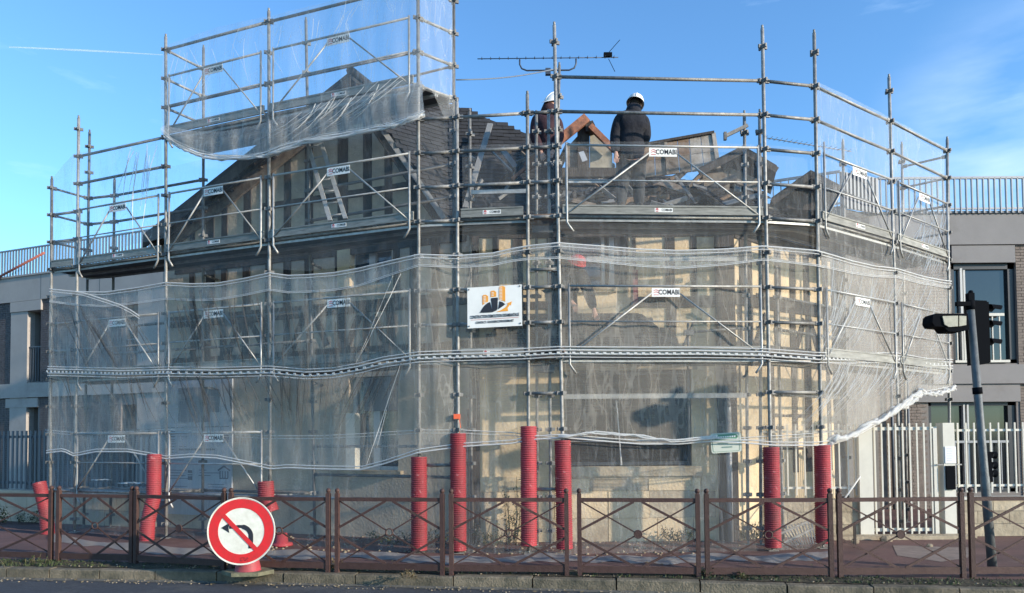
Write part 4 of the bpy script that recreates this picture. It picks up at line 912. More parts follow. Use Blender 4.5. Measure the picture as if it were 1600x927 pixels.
seq(['B1', 'B2'], [L2, L2+.5, L2+1, L2+1.5, L1, L1+.5, L1+1, L1+1.25, 2.24, .9]); seq(['B2', 'B3', 'B4'], [L3, L2+1.5, L2, L1]); seq(['B3', 'B4'], [L2+.5, L2+1, L1+.5, L1+1, 2.24])
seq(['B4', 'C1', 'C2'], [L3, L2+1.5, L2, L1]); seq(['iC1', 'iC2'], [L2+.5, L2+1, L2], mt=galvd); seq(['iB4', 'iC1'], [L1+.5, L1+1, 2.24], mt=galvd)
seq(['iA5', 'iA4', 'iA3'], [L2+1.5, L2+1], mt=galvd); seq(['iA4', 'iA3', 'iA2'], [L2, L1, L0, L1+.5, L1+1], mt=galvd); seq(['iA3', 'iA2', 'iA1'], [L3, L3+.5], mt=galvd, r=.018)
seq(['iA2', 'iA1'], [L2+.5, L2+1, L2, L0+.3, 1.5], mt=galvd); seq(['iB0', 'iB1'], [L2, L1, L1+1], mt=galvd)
for a in ('A5', 'A4', 'A3', 'A2'):
    for z in (L0, L1, L2): ledger(a, 'i'+a, z, r=.02, name='transom')
for a in ('A3', 'A2'): ledger(a, 'i'+a, L3, r=.02, name='transom')
for z in (L3, L3+.5, L3+1, L3+1.5): ledger('A1', 'iA1', z, r=.022, name='transom')
for z in (L3+.5, L3+1, L3+1.5): ledger('A3', 'iA3', z, r=.022, name='transom')
for z in (L2+.5, L2+1, L2+1.5): ledger('A5', 'iA5', z, r=.02, name='transom')
for a in ('B0', 'B1', 'B2', 'B3', 'B4', 'C1', 'C2'):
    for z in (L1, L2): ledger(a, 'i'+a, z, r=.02, name='transom')
for z in (L2+.5, L2+1, L2+1.5, L3): ledger('C2', 'iC2', z if z < L3 else L2+1.9, r=.02, name='transom')
# flat inner beams (light, catching the sun)
def ibeam(p, q, h=.07, th=.04, mt=alu, name='inner_beam'):
    mb = MB(); n = (q-p).cross(V((0, 0, 1))); mb.bar(p, q, h, th, n); return mb.build(name, mt, scaf)
ibeam(at(917, 405, 11.0), at(1150, 405, 11.1)); ibeam(at(878, 620, 10.98), at(1166, 618, 11.08), .07)
ibeam(at(736, 301, 11.0), at(822, 299, 10.95), .06); ibeam(at(990, 357, 11.05), at(1186, 358, 11.1), .025)
ibeam(at(888, 285, 11.0), at(950, 285, 11.0), .03)
mb = MB(); a, b = at(1133, 213, 11.0), at(1168, 196, 11.1); mb.bar(a, b, .05, .04, V((0, -1, 0))); mb.box(a, .04, .05, .12); mb.build('bracket_arm', galvd, scaf)
# diagonals and swivel couplers
for p, q, Y in (((1070, 520), (1170, 512), 11.2), ((1085, 500), (1060, 560), 11.3), ((735, 425), (722, 470), 11.0)):
    mb = MB(); mb.tube([at(*p, Y), at(*q, Y)], .02, 8); mb.build('coupler_tube', galvd, scaf)
mb = MB(); mb.tube([at(1075, 505, 11.25), at(1076, 690, 11.25)], .02, 8); mb.box(at(1076, 520, 11.22), .14, .08, .08); mb.build('inner_upright', galvd, scaf)
mb = MB(); mb.tube([at(735, 600, 11.15), at(738, 850, 11.15)], .022, 8); mb.tube([at(731, 640, 11.18), at(731, 850, 11.18)], .018, 8); mb.build('inner_upright', galv, scaf)
for px in (1125, 1155): mb = MB(); mb.tube([at(px, 500, 11.3), at(px+1, 620, 11.3)], .017, 8); mb.build('inner_upright', galvd, scaf)
# guard frames with name plates
tmp_ = text_mesh('tmpname', 'COMABI', .098, ink, None, (0, 0, 0), (1, 0, 0), (0, 1, 0), th=.0012, bold=.0025); tv = [v.co.copy() for v in tmp_.data.vertices]; tf = [tuple(p.vertices) for p in tmp_.data.polygons]; bpy.data.objects.remove(tmp_)
def plate(mb, c, u, n, w_=.40, h=.125, s=1.0):
    up = u.cross(n)*-1
    if up.z < 0: up = -up
    mb.boxa(c-u*w_/2-up*h/2, u*w_, up*h, -n*.004, 0)
    mb.add([c+u*(.045+v.x*s*.82)*1.0+up*(v.y*s)+n*(.0012) for v in tv], tf, 1)
    for k, zz in enumerate((-.034*s, -.006*s, .022*s)):
        x0, x1 = -w_*.43, -w_*.43+.07*s
        if k == 0: mb.boxa(c+u*x0+up*(zz-.006), u*(x1-x0), up*.009, n*.003, 2)
        else:
            mid = (x0+x1)/2
            mb.bar(c+u*x0+up*zz+n*.002, c+u*(mid)+up*(zz+.016)+n*.002, .009, .003, n, 2); mb.bar(c+u*mid+up*(zz+.016)+n*.002, c+u*x1+up*zz+n*.002, .009, .003, n, 2)
def guard(a, b, L, hook=True, plate_on=True, h0=1.0):
    p, q = sp(a, L), sp(b, L); u = (q-p); u.z = 0; W_ = u.length; u = u/W_; n = V((u.y, -u.x, 0)); n = n if n.y < 0 else -n; o = n*.055
    def P(s, z): return p+u*s+o+V((0, 0, z))
    e = .12; mb = MB(); mb.tube([P(e, h0), P(W_-e, h0)], .017, 8); mb.tube([P(e, h0-.5), P(W_-e, h0-.5)], .012, 8); g = mb.build('guard_frame', alu, scaf)
    for s, d in ((e, 1), (W_-e, -1)):
        mb = MB(); mb.tube([P(s, h0+.03), P(s, -.10)]+([P(s+d*.03, -.15), P(s+d*.09, -.23)] if hook else []), .0165, 8); mb.build('frame_upright', alu, g)
    c = W_/2; pw = .40
    for s, d in ((e, -1), (W_-e, 1)):
        mb = MB(); mb.tube([P(s, .02), P(c+d*pw/2, h0-.10)], .0125, 8); mb.build('diagonal', alu, g)
    if plate_on: mb = MB(); plate(mb, P(c, h0-.09)+n*.012, u, n, pw); mb.build('name_plate', [white, ink, redink], g)
for a, b, L in (('A4', 'A3', L2), ('A3', 'A2', L2), ('A2', 'A1', L2), ('A3', 'A2', L3), ('A2', 'A1', L3), ('B2', 'B3', L2), ('B4', 'C1', L2), ('C1', 'C2', L2), ('A4', 'A3', L1), ('A3', 'A2', L1), ('A2', 'A1', L1), ('B2', 'B3', L1), ('B4', 'C1', L1), ('A4', 'A3', L0), ('A3', 'A2', L0)): guard(a, b, L)
guard('C1', 'C2', L1, plate_on=False)
# decks (planks) and toe boards
def deck(a, b, L, planks=2, toe=True, tplate=True, t_m=toe_m, edge=alu):
    p, q, r, s = sp(a, L), sp(b, L), sp('i'+a, L), sp('i'+b, L)
    for k in range(planks):
        t0, t1 = .03+k*.97/planks, .03+(k+1)*.97/planks-.02
        c = [lerp(p, r, t0), lerp(q, s, t0), lerp(q, s, t1), lerp(p, r, t1)]; mb = MB(); mb.prism([x+V((0, 0, -.005)) for x in c], V((0, 0, -.025)))
        mb.prism([c[0]+V((0, 0, .0)), c[1], c[1]+V((0, 0, -.065)), c[0]+V((0, 0, -.065))], (c[3]-c[0]).normalized()*.02, 1); mb.prism([c[3], c[2], c[2]+V((0, 0, -.065)), c[3]+V((0, 0, -.065))], (c[0]-c[3]).normalized()*.02, 1)
        mb.build('deck_plank', [deckm, edge], scaf)
    if toe:
        u = (q-p).normalized(); n = V((u.y, -u.x, 0)); n = n if n.y < 0 else -n; W_ = (q-p).length; mb = MB(); x0 = p+u*.06
        mb.boxa(x0+n*.03+V((0, 0, .02)), u*(W_-.12), n*.022, V((0, 0, .13))); mb.boxa(x0+n*.05+V((0, 0, .02)), u*(W_-.12), n*.012, V((0, 0, .022))); mb.boxa(x0+n*.05+V((0, 0, .128)), u*(W_-.12), n*.012, V((0, 0, .022)))
        tb = mb.build('toe_board', t_m, scaf)
        if tplate: mb = MB(); plate(mb, p+u*W_*.5+n*.0545+V((0, 0, .085)), u, n, .26, .058, .5); mb.build('name_plate', [white, ink, redink], tb)
for a, b in (('A5', 'A4'), ('A4', 'A3'), ('A3', 'A2'), ('A2', 'A1'), ('A1', 'B0'), ('B0', 'B1'), ('B2', 'B3'), ('B3', 'B4'), ('B4', 'C1'), ('C1', 'C2')):
    for L in (L1, L2): deck(a, b, L, tplate=(b not in ('A4', 'B0', 'B4') and L == L2) or (a == 'B0'), toe=not (a in ('A1', 'B3')))
for a, b in (('A3', 'A2'), ('A2', 'A1')): deck(a, b, L3)
for a, b in (('A5', 'A4'), ('A4', 'A3')): deck(a, b, L0, toe=False)
pw = mat('deck_wood', (.25, .16, .11), .85, 0, .5, 5, .4, 25, col2=(.1, .07, .05))
for L in (L1, L2):
    p, q, r, s = sp('B1', L), sp('B2', L), sp('iB1', L), sp('iB2', L); mb = MB(); mb.prism([p+V((.02, 0, .04)), q+V((-.02, 0, .04)), s+V((.1, 0, .04)), r+V((-.1, 0, .04))], V((0, 0, -.05))); mb.build('wood_plank', pw, scaf)
    mb = MB(); mb.box((p+q)/2+V((0, .3, -.13)), .30, .3, .10); mb.build('hatch_bracket', deckm, scaf)
# brackets to the wall
for a in ('iA2', 'iA3', 'iB0', 'iB3'):
    for z in (L1-.2, L2-.2): mb = MB(); p = sp(a, z); mb.tube([p, p+V((.1, .5, 0))], .02, 8); mb.build('wall_tie', galvd, scaf)

# ================================================================== SLEEVES
def sleeve(pts, label, r=.112, seed=0, cut=False):
    """corrugated tube following the given centre points"""
    pts = [V(p) for p in pts]; L = sum((b-a).length for a, b in zip(pts, pts[1:])); n = int(L/.030)*4; cen = []; rad = []
    def pos(s):
        for a, b in zip(pts, pts[1:]):
            l = (b-a).length
            if s <= l: return lerp(a, b, s/l)
            s -= l
        return pts[-1]
    for i in range(n+1): cen.append(pos(L*i/n)); rad.append(r*(1+.045*(1 if i % 4 in (1, 2) else -1)))
    mb = MB(); mb.tube(cen, rad, 26, cap=False, smooth=False); mb.tube(cen[::-1][::4], [r*.9]*len(cen[::4]), 20, cap=False)
    k = 26
    o = mb.build('pole_sleeve', redp, None, origin=pts[0]); tag(o, label, 'plastic sleeve', 'red corrugated sleeves round the scaffold feet'); return o
def foot(key, z0, z1, dx=0): b = POS[key][0]; return [(sp(key, z0).x+dx, b.y-.03, z0), (sp(key, z1).x, b.y-.03, z1)]
sleeve(foot('B0', .04, 1.69), 'tallest red corrugated sleeve, open at the top, at the house corner')
sleeve(foot('A1', .04, 1.36), 'red corrugated sleeve with ragged edge, left of the tallest one')
sleeve(foot('B1', .12, 1.78), 'red corrugated sleeve passing behind the hem, right of the tallest one')
sleeve(foot('B2', .08, 1.58), 'red corrugated sleeve at the left edge of the meshed shop window')
sleeve(foot('B3', .05, 1.46), 'red corrugated sleeve left of the two at the right end')
sleeve(foot('B4', .08, 1.48), 'red corrugated sleeve rightmost of all, near the end of the net')
p = POS['A3'][0]; sleeve([at(229, 855, p.y-.25), at(231, 815, p.y-.22), at(240, 778, p.y-.15), at(241, 710, p.y-.12)], 'red corrugated sleeve leaning, left of the printed wrapping sheet')
p = POS['A5'][0]; sleeve([at(75, 842, 13.0), at(72, 800, 13.0), at(61, 754, 13.0)], 'short bent red sleeve leaning at the left end of the net', r=.11)
p = POS['A2'][0]; sleeve([at(424, 800, p.y-.05), at(416, 778, p.y-.05), at(415, 752, p.y-.05)], 'short red sleeve behind the round road sign', r=.12)
mb = MB(); c = at(440, 845, 11.3); mb.tube([(c.x, c.y, 0.01), (c.x, c.y, .05), (c.x, c.y, .055), (c.x, c.y, .2)], [.17, .16, .10, .08], 20); tag(mb.build('marker_foot', redp, None, origin=(c.x, c.y, 0)), 'red plastic foot lying behind the net right of the road sign', 'marker foot')
mb = MB(); p = at(714, 651, 10.44); mb.box(p, .09, .06, .07); mb.tube([p+V((.03, 0, -.03)), p+V((.05, 0, -.15)), p+V((.03, 0, -.24))], .006, 6); tag(mb.build('tie_clip', orangep, None, origin=p), 'orange clip strapped to the pole above the tallest sleeve', 'clip')

# ================================================================== NETS
FAC = [OUT[k] for k in ORD]
def onface(px, py, d, segs=None):
    best = None
    for i, (a, b) in enumerate(zip(FAC, FAC[1:])):
        a3, b3 = V((*a, 0)), V((*b, 0)); u = (b3-a3).normalized(); n = V((u.y, -u.x, 0)); n = n if n.y < 0 else -n
        dd = d(px) if callable(d) else d
        h = hit(px, py, a3+n*dd, n); s = (h-a3).dot(u)/(b3-a3).length
        e = max(-s, s-1, 0)
        if best is None or e < best[0]-1e-9: best = (e, h, n, i)
    return best[1], best[2]
def netoff(px): return interp([(680, .07), (712, -.03), (1262, -.03), (1290, .07)], px)
random.seed(11)
_ph = [random.uniform(0, 6.3) for _ in range(12)]
def rip(x, z, amp):
    return amp*(.5*sin(3.1*x+_ph[0]+.6*z)+.3*sin(7.3*x+_ph[1]-1.1*z)+.22*sin(15*x+_ph[2]+2*z)+.16*sin(29*x+_ph[3]+1.5*sin(2*z)))
def sheet(name, label, top, bot, d0=.08, d1=.08, mt=netm, step=7, rows=16, amp=.035, cat='safety net', hem_b=True, hem_t=True, eyelets=False, group=None, hw=.022, slack=0, hem_gap=.045, hoff=0):
    x0, x1 = top[0][0], top[-1][0]; n = max(2, int((x1-x0)/step)); vs = []; fs = []; T = []; B = []
    bx0, bx1 = bot[0][0], bot[-1][0]
    for i in range(n+1):
        t = i/n; xa = lerp(x0, x1, t); xb = lerp(bx0, bx1, t); ya = interp(top, xa); yb = interp(bot, xb)
        for j in range(rows+1):
            s = j/rows; h, nn = onface(lerp(xa, xb, s), lerp(ya, yb, s), lerp(d0, d1, s) if not callable(d0) else d0)
            h = h+nn*(rip(h.x, h.z, amp)*(.35+.65*sin(pi*s))+slack*sin(pi*s)); vs.append(h)
            if j == 0: T.append((h, nn) if not callable(d0) else onface(xa, ya, .082))
            if j == rows: B.append((h, nn) if not callable(d0) else onface(xb, yb, .082))
    for i in range(n):
        for j in range(rows): a = i*(rows+1)+j; fs.append((a, a+1, a+rows+2, a+rows+1))
    root = thing(name, label, cat, T[len(T)//2][0], group)
    mb = MB(); mb.add(vs, fs, 0, True); mb.build('mesh_cloth', mt, root)
    def strip(E, w_, off, nm='hem'):
        mb = MB(); q = []
        for h, nn in E:
            h = h+nn*hoff
            q += [h+nn*.012+V((0, 0, off+w_/2)), h+nn*.016+V((0, 0, off)), h+nn*.012+V((0, 0, off-w_/2)), h+nn*.006+V((0, 0, off))]
        k = len(E); mb.add(q, [(i*4+a, i*4+(a+1) % 4, (i+1)*4+(a+1) % 4, (i+1)*4+a) for i in range(k-1) for a in range(4)], 0, True); return mb.build(nm, hemm, root)
    if hem_t: strip(T, hw, 0); strip(T, hw*.6, -hem_gap)
    if hem_b: strip(B, hw, 0); strip(B, hw*.7, hem_gap)
    if eyelets:
        mb = MB(); acc = 0
        for (h, nn), (h2, _) in zip(B, B[1:]):
            L = (h2-h).length; acc += L
            if acc > .085: acc = 0; u = (h2-h).normalized(); mb.box(h+nn*(.018+hoff)+V((0, 0, -.04)), .042, .004, .03, u)
        tag(mb.build('eyelets', hemm, root), kind='stuff')
    return root
NB = [(75, 577), (115, 578), (190, 580), (260, 578), (340, 579), (422, 577), (480, 582), (520, 580), (560, 573), (600, 563), (655, 555), (715, 553), (800, 551), (872, 547), (1000, 548), (1100, 548), (1192, 550), (1275, 556), (1330, 557), (1400, 556), (1450, 565), (1488, 566)]
NT = [(78, 452), (118, 456), (165, 457), (215, 450), (260, 442), (300, 444), (340, 443), (380, 436), (422, 427), (450, 431), (480, 430), (520, 427), (560, 420), (610, 408), (655, 398), (715, 400), (770, 396), (800, 389), (830, 384), (872, 380), (910, 383), (950, 386), (1000, 390), (1060, 392), (1130, 390), (1192, 385), (1230, 388), (1275, 392), (1300, 399), (1330, 408), (1365, 416), (1400, 420), (1440, 432), (1470, 438), (1486, 440)]
mid = sheet('safety_net', 'white safety net round the first lift with striped hems, behind the company banner', NT, NB, netoff, -.03, step=6, eyelets=True)
NL = [(73, 708), (100, 705), (116, 713), (150, 706), (200, 706), (235, 712), (260, 717), (300, 714), (340, 716), (380, 724), (425, 733), (450, 731), (500, 733), (565, 734), (600, 725), (655, 707), (720, 698), (800, 693), (830, 687), (880, 684), (950, 690), (1000, 694), (1060, 694), (1110, 690), (1160, 692), (1210, 696), (1275, 696), (1305, 693), (1340, 680), (1380, 657), (1440, 617), (1465, 612), (1490, 607)]
low = sheet('safety_net', 'white ground lift safety net, its hem swept up to the right above the gate', [(x, y+6) for x, y in NB], NL, netoff, -.02, step=6)
OL = [(72, 672), (118, 676), (200, 675), (260, 671), (340, 677), (422, 681), (500, 681), (560, 678), (655, 672), (720, 672), (800, 676), (872, 684), (960, 686), (1060, 688), (1160, 684), (1230, 680), (1290, 676), (1325, 670), (1350, 660)]
NG = [(75, 843), (130, 852), (200, 858), (260, 862), (340, 866), (422, 868), (500, 870), (560, 872), (655, 875), (715, 879), (780, 879), (830, 875), (872, 873), (940, 878), (1000, 879), (1060, 877), (1120, 874), (1200, 878), (1250, 873), (1296, 868)]
grd = sheet('safety_net', 'thin white safety net closing the foot of the scaffold down to the pavement', [(x, y) for x, y in OL[:-2]], NG, -.02, .02, netg, step=7, amp=.03, hem_t=True, hw=.012)
# hem spread on the pavement
m = MB(); vs = []; k = 0
for x in range(78, 1298, 7):
    y = interp(NG, x); a = gnd(x, y-9+2*sin(x*.05), .02); b = gnd(x, y+2+2.2*sin(x*.031)+1.5*sin(x*.11), .008); vs += [a, lerp(a, b, .5)+V((0, 0, .02+.015*sin(x*.2))), b]; k += 1
m.add(vs, [(3*i+j, 3*i+j+1, 3*i+j+4, 3*i+j+3) for i in range(k-1) for j in range(2)], 0, True); tag(m.build('net_skirt', netmat('skirt_net', .7, .2, (.50, .48, .45)), None, origin=vs[k]), 'whitish net edge lying on the pavement along the scaffold foot', 'net skirt')
# upper nets
up1 = sheet('safety_net', 'white net round the top left scaffold bays, its gathered edge hanging below the boards',
    [(258, 72), (300, 56), (340, 42), (420, 26), (520, 0), (600, -24), (652, -42)], [(256, 208), (270, 222), (300, 236), (340, 247), (380, 248), (415, 243), (450, 228), (500, 216), (560, 206), (600, 200), (640, 187), (662, 178)], .05, .16, netu, step=6, amp=.05, hem_t=False, slack=.06)
up1b = sheet('net_drape', 'dense gathered fold of net hanging under the top left boards down to the middle pole',
    [(256, 196), (300, 205), (350, 205), (400, 196), (430, 187), (500, 162), (560, 150), (620, 136), (660, 126)], [(257, 214), (275, 228), (310, 244), (345, 249), (390, 249), (418, 243), (450, 230), (500, 219), (560, 209), (600, 203), (640, 190), (664, 180)], .12, .2, netd, step=5, amp=.05, hem_t=False, slack=.05, cat='net drape', hw=.03)
up2 = sheet('safety_net', 'pale net over the upper left bays, rising to the tall pole on the left', [(80, 282), (95, 262), (118, 240), (160, 232), (210, 222), (252, 214)], [(80, 405), (118, 402), (160, 396), (215, 380), (258, 372)], .06, .06, netu, step=6, hem_t=False, hem_b=False, amp=.05)
up3 = sheet('safety_net', 'pale net on the upper right wing below the sloping top rails', [(1276, 128), (1330, 152), (1390, 184), (1440, 210), (1480, 232)], [(1276, 392), (1330, 408), (1400, 420), (1440, 432), (1486, 440)], .06, .06, netu, step=6, hem_t=False, hem_b=False, amp=.035)
# second layer at left: loose flap of net over the first lift
sheet('net_flap', 'loose second flap of net drooping between the two leftmost poles', [(118, 456), (135, 459), (160, 467), (190, 477), (205, 485), (218, 494)], [(100, 577), (125, 578), (150, 580), (180, 580), (215, 579), (250, 578)], .12, .1, nett, step=5, hem_b=False, cat='net flap')
sheet('safety_net', 'fine inner net hung behind the upper guard frames of the left wing', [(262, 262), (420, 225), (560, 200), (655, 178), (712, 170)], [(262, 436), (420, 420), (480, 424), (560, 414), (655, 396), (712, 396)], -.03, -.02, nett, step=8, hem_b=False, hem_t=False, amp=.02)
sheet('safety_net', 'fine inner net behind the upper guard frame in front of the standing worker', [(722, 228), (830, 224), (872, 222), (1000, 221), (1192, 226), (1272, 234)], [(722, 394), (830, 384), (872, 380), (1000, 390), (1192, 385), (1272, 392)], -.04, -.03, nett, step=8, hem_b=False, hem_t=False, amp=.02)
sheet('safety_net', 'second overlapping net layer on the right wing, swept with many folds', [(1283, 402), (1330, 414), (1400, 426), (1440, 436), (1484, 444)], [(1286, 690), (1310, 686), (1345, 674), (1385, 650), (1440, 612), (1484, 606)], .11, .13, nett, step=5, hem_b=False, hem_t=False, amp=.05)
BO = [(78, 20), (260, 26), (422, 27), (560, 28), (655, 18), (800, 20), (872, 24), (1060, 28), (1192, 22), (1275, 24), (1400, 14), (1486, 10)]
sheet('net_overlap', 'doubled top edge band of the first lift net with a lower drawn hem line', NT, [(x, y+interp(BO, x)) for x, y in NT], lambda p_: netoff(p_)+.012, -.02, netu, step=6, rows=4, amp=.02, hem_t=False, hw=.012, hem_gap=.02, cat='net band')
# pleats: real little ridges in the cloth
def pleats(parent, fam, name='pleat', mt=None):
    mb = MB()
    for (pts, w_, d) in fam:
        P = []
        k = 12
        for i in range(k+1):
            t = i/k*(len(pts)-1); a = min(int(t), len(pts)-2); x = lerp(pts[a][0], pts[a+1][0], t-a); y = lerp(pts[a][1], pts[a+1][1], t-a)
            h, nn = onface(x, y, d); P.append((h+nn*rip(h.x, h.z, .03)*.8, nn, w_*(.35+.65*sin(pi*min(1, .12+i/k)))))
        vs = []
        for h, nn, ww in P:
            side = V((-nn.y, nn.x, 0)); vs += [h-side*ww, h+nn*ww*2.2, h+side*ww]
        mb.add(vs, [(3*i+j, 3*i+j+1, 3*i+j+4, 3*i+j+3) for i in range(k) for j in range(2)], 0, False)
    return tag(mb.build(name, mt or foldm, parent), kind='stuff')
def bez(x0, y0, x1, y1, bow): return [(lerp(x0, x1, t)+bow*sin(pi*t), lerp(y0, y1, t)) for t in (0, .2, .4, .6, .8, 1)]
R_ = random.Random(5); fam = []
for i in range(62):   # right wing, mid sheet: lines fall to the left
    x = R_.uniform(1300, 1482); y0 = interp(NT, x)+R_.uniform(2, 70); l = R_.uniform(.7, 1); yb = interp(NB, x)-4; dx = -(yb-y0)*R_.uniform(.25, .62)
    fam.append((bez(x, y0, max(1283, x+dx*l), lerp(y0, yb, l), R_.uniform(2, 9)), R_.uniform(.0025, .0065), .09))
for i in range(26):   # left: steep creases leaning right as they fall
    x = R_.uniform(265, 420); y0 = interp(NT, x)+R_.uniform(8, 50); l = R_.uniform(.5, 1); yb = interp(NB, x)-4; fam.append((bez(x, y0, x+(yb-y0)*R_.uniform(.15, .42)*l, lerp(y0, yb, l), R_.uniform(-5, 2)), R_.uniform(.006, .011), .09))
for i in range(12):
    x = R_.uniform(95, 215); y0 = interp(NT, x)+R_.uniform(15, 60); yb = interp(NB, x)-4; fam.append((bez(x, y0, x+(yb-y0)*R_.uniform(.3, .7), yb, 0), R_.uniform(.006, .011), .13))
for i in range(14):
    x = R_.uniform(430, 640); y0 = interp(NT, x)+R_.uniform(20, 80); yb = interp(NB, x)-4; k = (x-530)/100.0; fam.append((bez(x, y0, x-(yb-y0)*.22*k, yb, 0), R_.uniform(.004, .009), .09))
for i in range(60):   # small gathers just above the middle hem
    x = R_.uniform(80, 660); y = interp(NB, x); fam.append(([(x, y-R_.uniform(10, 40)), (x+2, y-3)], .006, .088))
fam.append(([(627, 428), (560, 560)], .006, .0902)); fam.append(([(614, 430), (555, 570)], .004, .0902))
pleats(mid, [f for f in fam if f[0][0][0] > 1200 or f[2] == .0902]); pleats(mid, [f for f in fam if not (f[0][0][0] > 1200 or f[2] == .0902)], mt=fold_shade)
fam = []
for i in range(56):
    x = R_.uniform(1310, 1484); y0 = interp(NB, x)+8; yb = interp(NL, max(1275, x))-4; dx = -(yb-y0)*R_.uniform(.4, .9); l = R_.uniform(.6, 1); fam.append((bez(x, y0, x+dx*l, y0+(yb-y0)*l*.93 if x+dx*l > 1380 else y0+(yb-y0)*l, R_.uniform(3, 12)), R_.uniform(.0025, .007), .10))
for i in range(18):
    x = R_.uniform(268, 420); y0 = interp(NB, x)+9; fam.append((bez(x, y0, x+R_.uniform(10, 55), y0+R_.uniform(50, 105), R_.uniform(-3, 3)), R_.uniform(.006, .012), .092))
for i in range(14):
    x = R_.uniform(430, 520); y0 = interp(NB, x)+9; fam.append((bez(x, y0, x+R_.uniform(-12, 12)+(475-x)*.15, y0+R_.uniform(50, 100), 0), R_.uniform(.005, .010), .092))
for i in range(14):
    x = R_.uniform(525, 632); y0 = interp(NB, x)+9; l = R_.uniform(.4, 1); fam.append((bez(x, y0, x-l*R_.uniform(25, 60), y0+110*l, 0), R_.uniform(.005, .011), .092))
for i in range(12):
    x = R_.uniform(90, 240); y0 = interp(NB, x)+9; fam.append((bez(x, y0, x+R_.uniform(0, 45), y0+R_.uniform(40, 90), 0), R_.uniform(.005, .010), .092))
fam.append(([(626, 568), (572, 728)], .006, .0903)); fam.append(([(604, 640), (588, 700)], .004, .0903))
pleats(low, [f for f in fam if f[0][0][0] > 1200 or f[2] == .0903]); pleats(low, [f for f in fam if not (f[0][0][0] > 1200 or f[2] == .0903)], mt=fold_shade)
fam = []
for i in range(22):
    x = R_.uniform(470, 655); y0 = interp([(440, 185), (660, 122)], x); yb = interp([(440, 232), (500, 218), (664, 182)], x); fam.append((bez(x, y0-R_.uniform(0, 15), x-R_.uniform(60, 130), min(yb+8, interp([(380, 244), (440, 232), (500, 218), (664, 182)], x-90)), R_.uniform(4, 16)), R_.uniform(.003, .009), .2))
pleats(up1b, fam)
fam = []
for i in range(26):
    x = R_.uniform(270, 640); y0 = interp([(256, 75), (652, -42)], x)+R_.uniform(4, 60); fam.append((bez(x, y0, x+R_.uniform(-30, 30), y0+R_.uniform(30, 90), R_.uniform(-6, 6)), R_.uniform(.003, .006), .07))
pleats(up1, fam, mt=netd)
fam = []
for i in range(10):
    x = R_.uniform(200, 250); y0 = R_.uniform(226, 250); fam.append((bez(x, y0, x-R_.uniform(0, 30), y0+R_.uniform(60, 130), R_.uniform(-4, 4)), R_.uniform(.004, .008), .075))
pleats(up2, fam)
fam = []
for i in range(24):
    x = R_.uniform(1440, 1482); y0 = R_.uniform(330, 400); fam.append((bez(x, y0, x-R_.uniform(5, 25), min(435, y0+R_.uniform(30, 70)), 2), R_.uniform(.004, .007), .075))
pleats(up3, fam)
# bundled hem hanging at the right, swept up
def rope(px, d, r, label, name='net_bundle', mt=hemm, cat='net bundle'):
    P = [onface(x, y, d)[0] for x, y in px]; m = MB()
    for q in range(5):
        a = [p+V((random.uniform(-1, 1), random.uniform(-1, 1), random.uniform(-1, 1)))*r*1.1 for p in P]; m.tube(a, r*random.uniform(.35, .7), 7)
    return tag(m.build(name, mt, None, origin=P[0]), label, cat)
def dens(pts, k=4):
    o = []
    for (a, b), (c, d_) in zip(pts, pts[1:]):
        for i in range(k): o.append((lerp(a, c, i/k), lerp(b, d_, i/k)))
    return o+[pts[-1]]
bun = netmat('bundle_net', .72, .2, (.8, .8, .78))
rope(dens([(1300, 690), (1340, 676), (1380, 652), (1415, 632), (1440, 612)]), .13, .045, 'gathered white net roll sweeping up above the left gate post', mt=bun)
rope(dens([(1438, 612), (1455, 616), (1475, 614), (1490, 606)]), .13, .04, 'gathered white net bunch at the right end pole', mt=bun)
rope(dens([(872, 683), (930, 676), (990, 680), (1050, 690), (1120, 683)]), .13, .018, 'twisted white net cord crossing in front of the meshed shop window', mt=bun)
rope(dens([(258, 213), (280, 230), (320, 247), (370, 249), (420, 243)]), .2, .025, 'gathered net roll hanging under the top left boards', mt=bun)
rope(dens([(420, 243), (480, 222), (560, 208), (620, 196), (662, 180)]), .2, .028, 'gathered net roll running up right below the top boards', mt=bun)
# right free edge at the foot
m = MB(); A = [onface(x, y, .05)[0] for x, y in ((1296, 690), (1320, 688), (1344, 680))]; Bq = [onface(x, y, .05)[0] for x, y in ((1296, 775), (1322, 776), (1343, 748))]
m.add(A+Bq, [(0, 1, 4, 3), (1, 2, 5, 4)], 0, True); tag(m.build('net_flap', nett, None, origin=A[0]), 'loose net corner left of the wide gate post', 'net flap')
mb = MB(); mb.tube([onface(1344, 745, .06)[0], onface(1330, 765, .06)[0], onface(1312, 790, .06)[0]], .012, 6); tag(mb.build('dangling_cord', hemm, None, origin=onface(1344, 745, .06)[0]), 'white net cord dropping from the loose corner by the gate post', 'cord')
mb = MB(); q = [at(x, y, 10.6) for x, y in ((963, 626), (966, 660), (969, 700), (971, 727))]; mb.tube(q, [.006, .007, .009, .014], 6); tag(mb.build('hanging_cord', hemm, None, origin=q[0]), 'white cord hanging in front of the meshed shop window', 'cord')

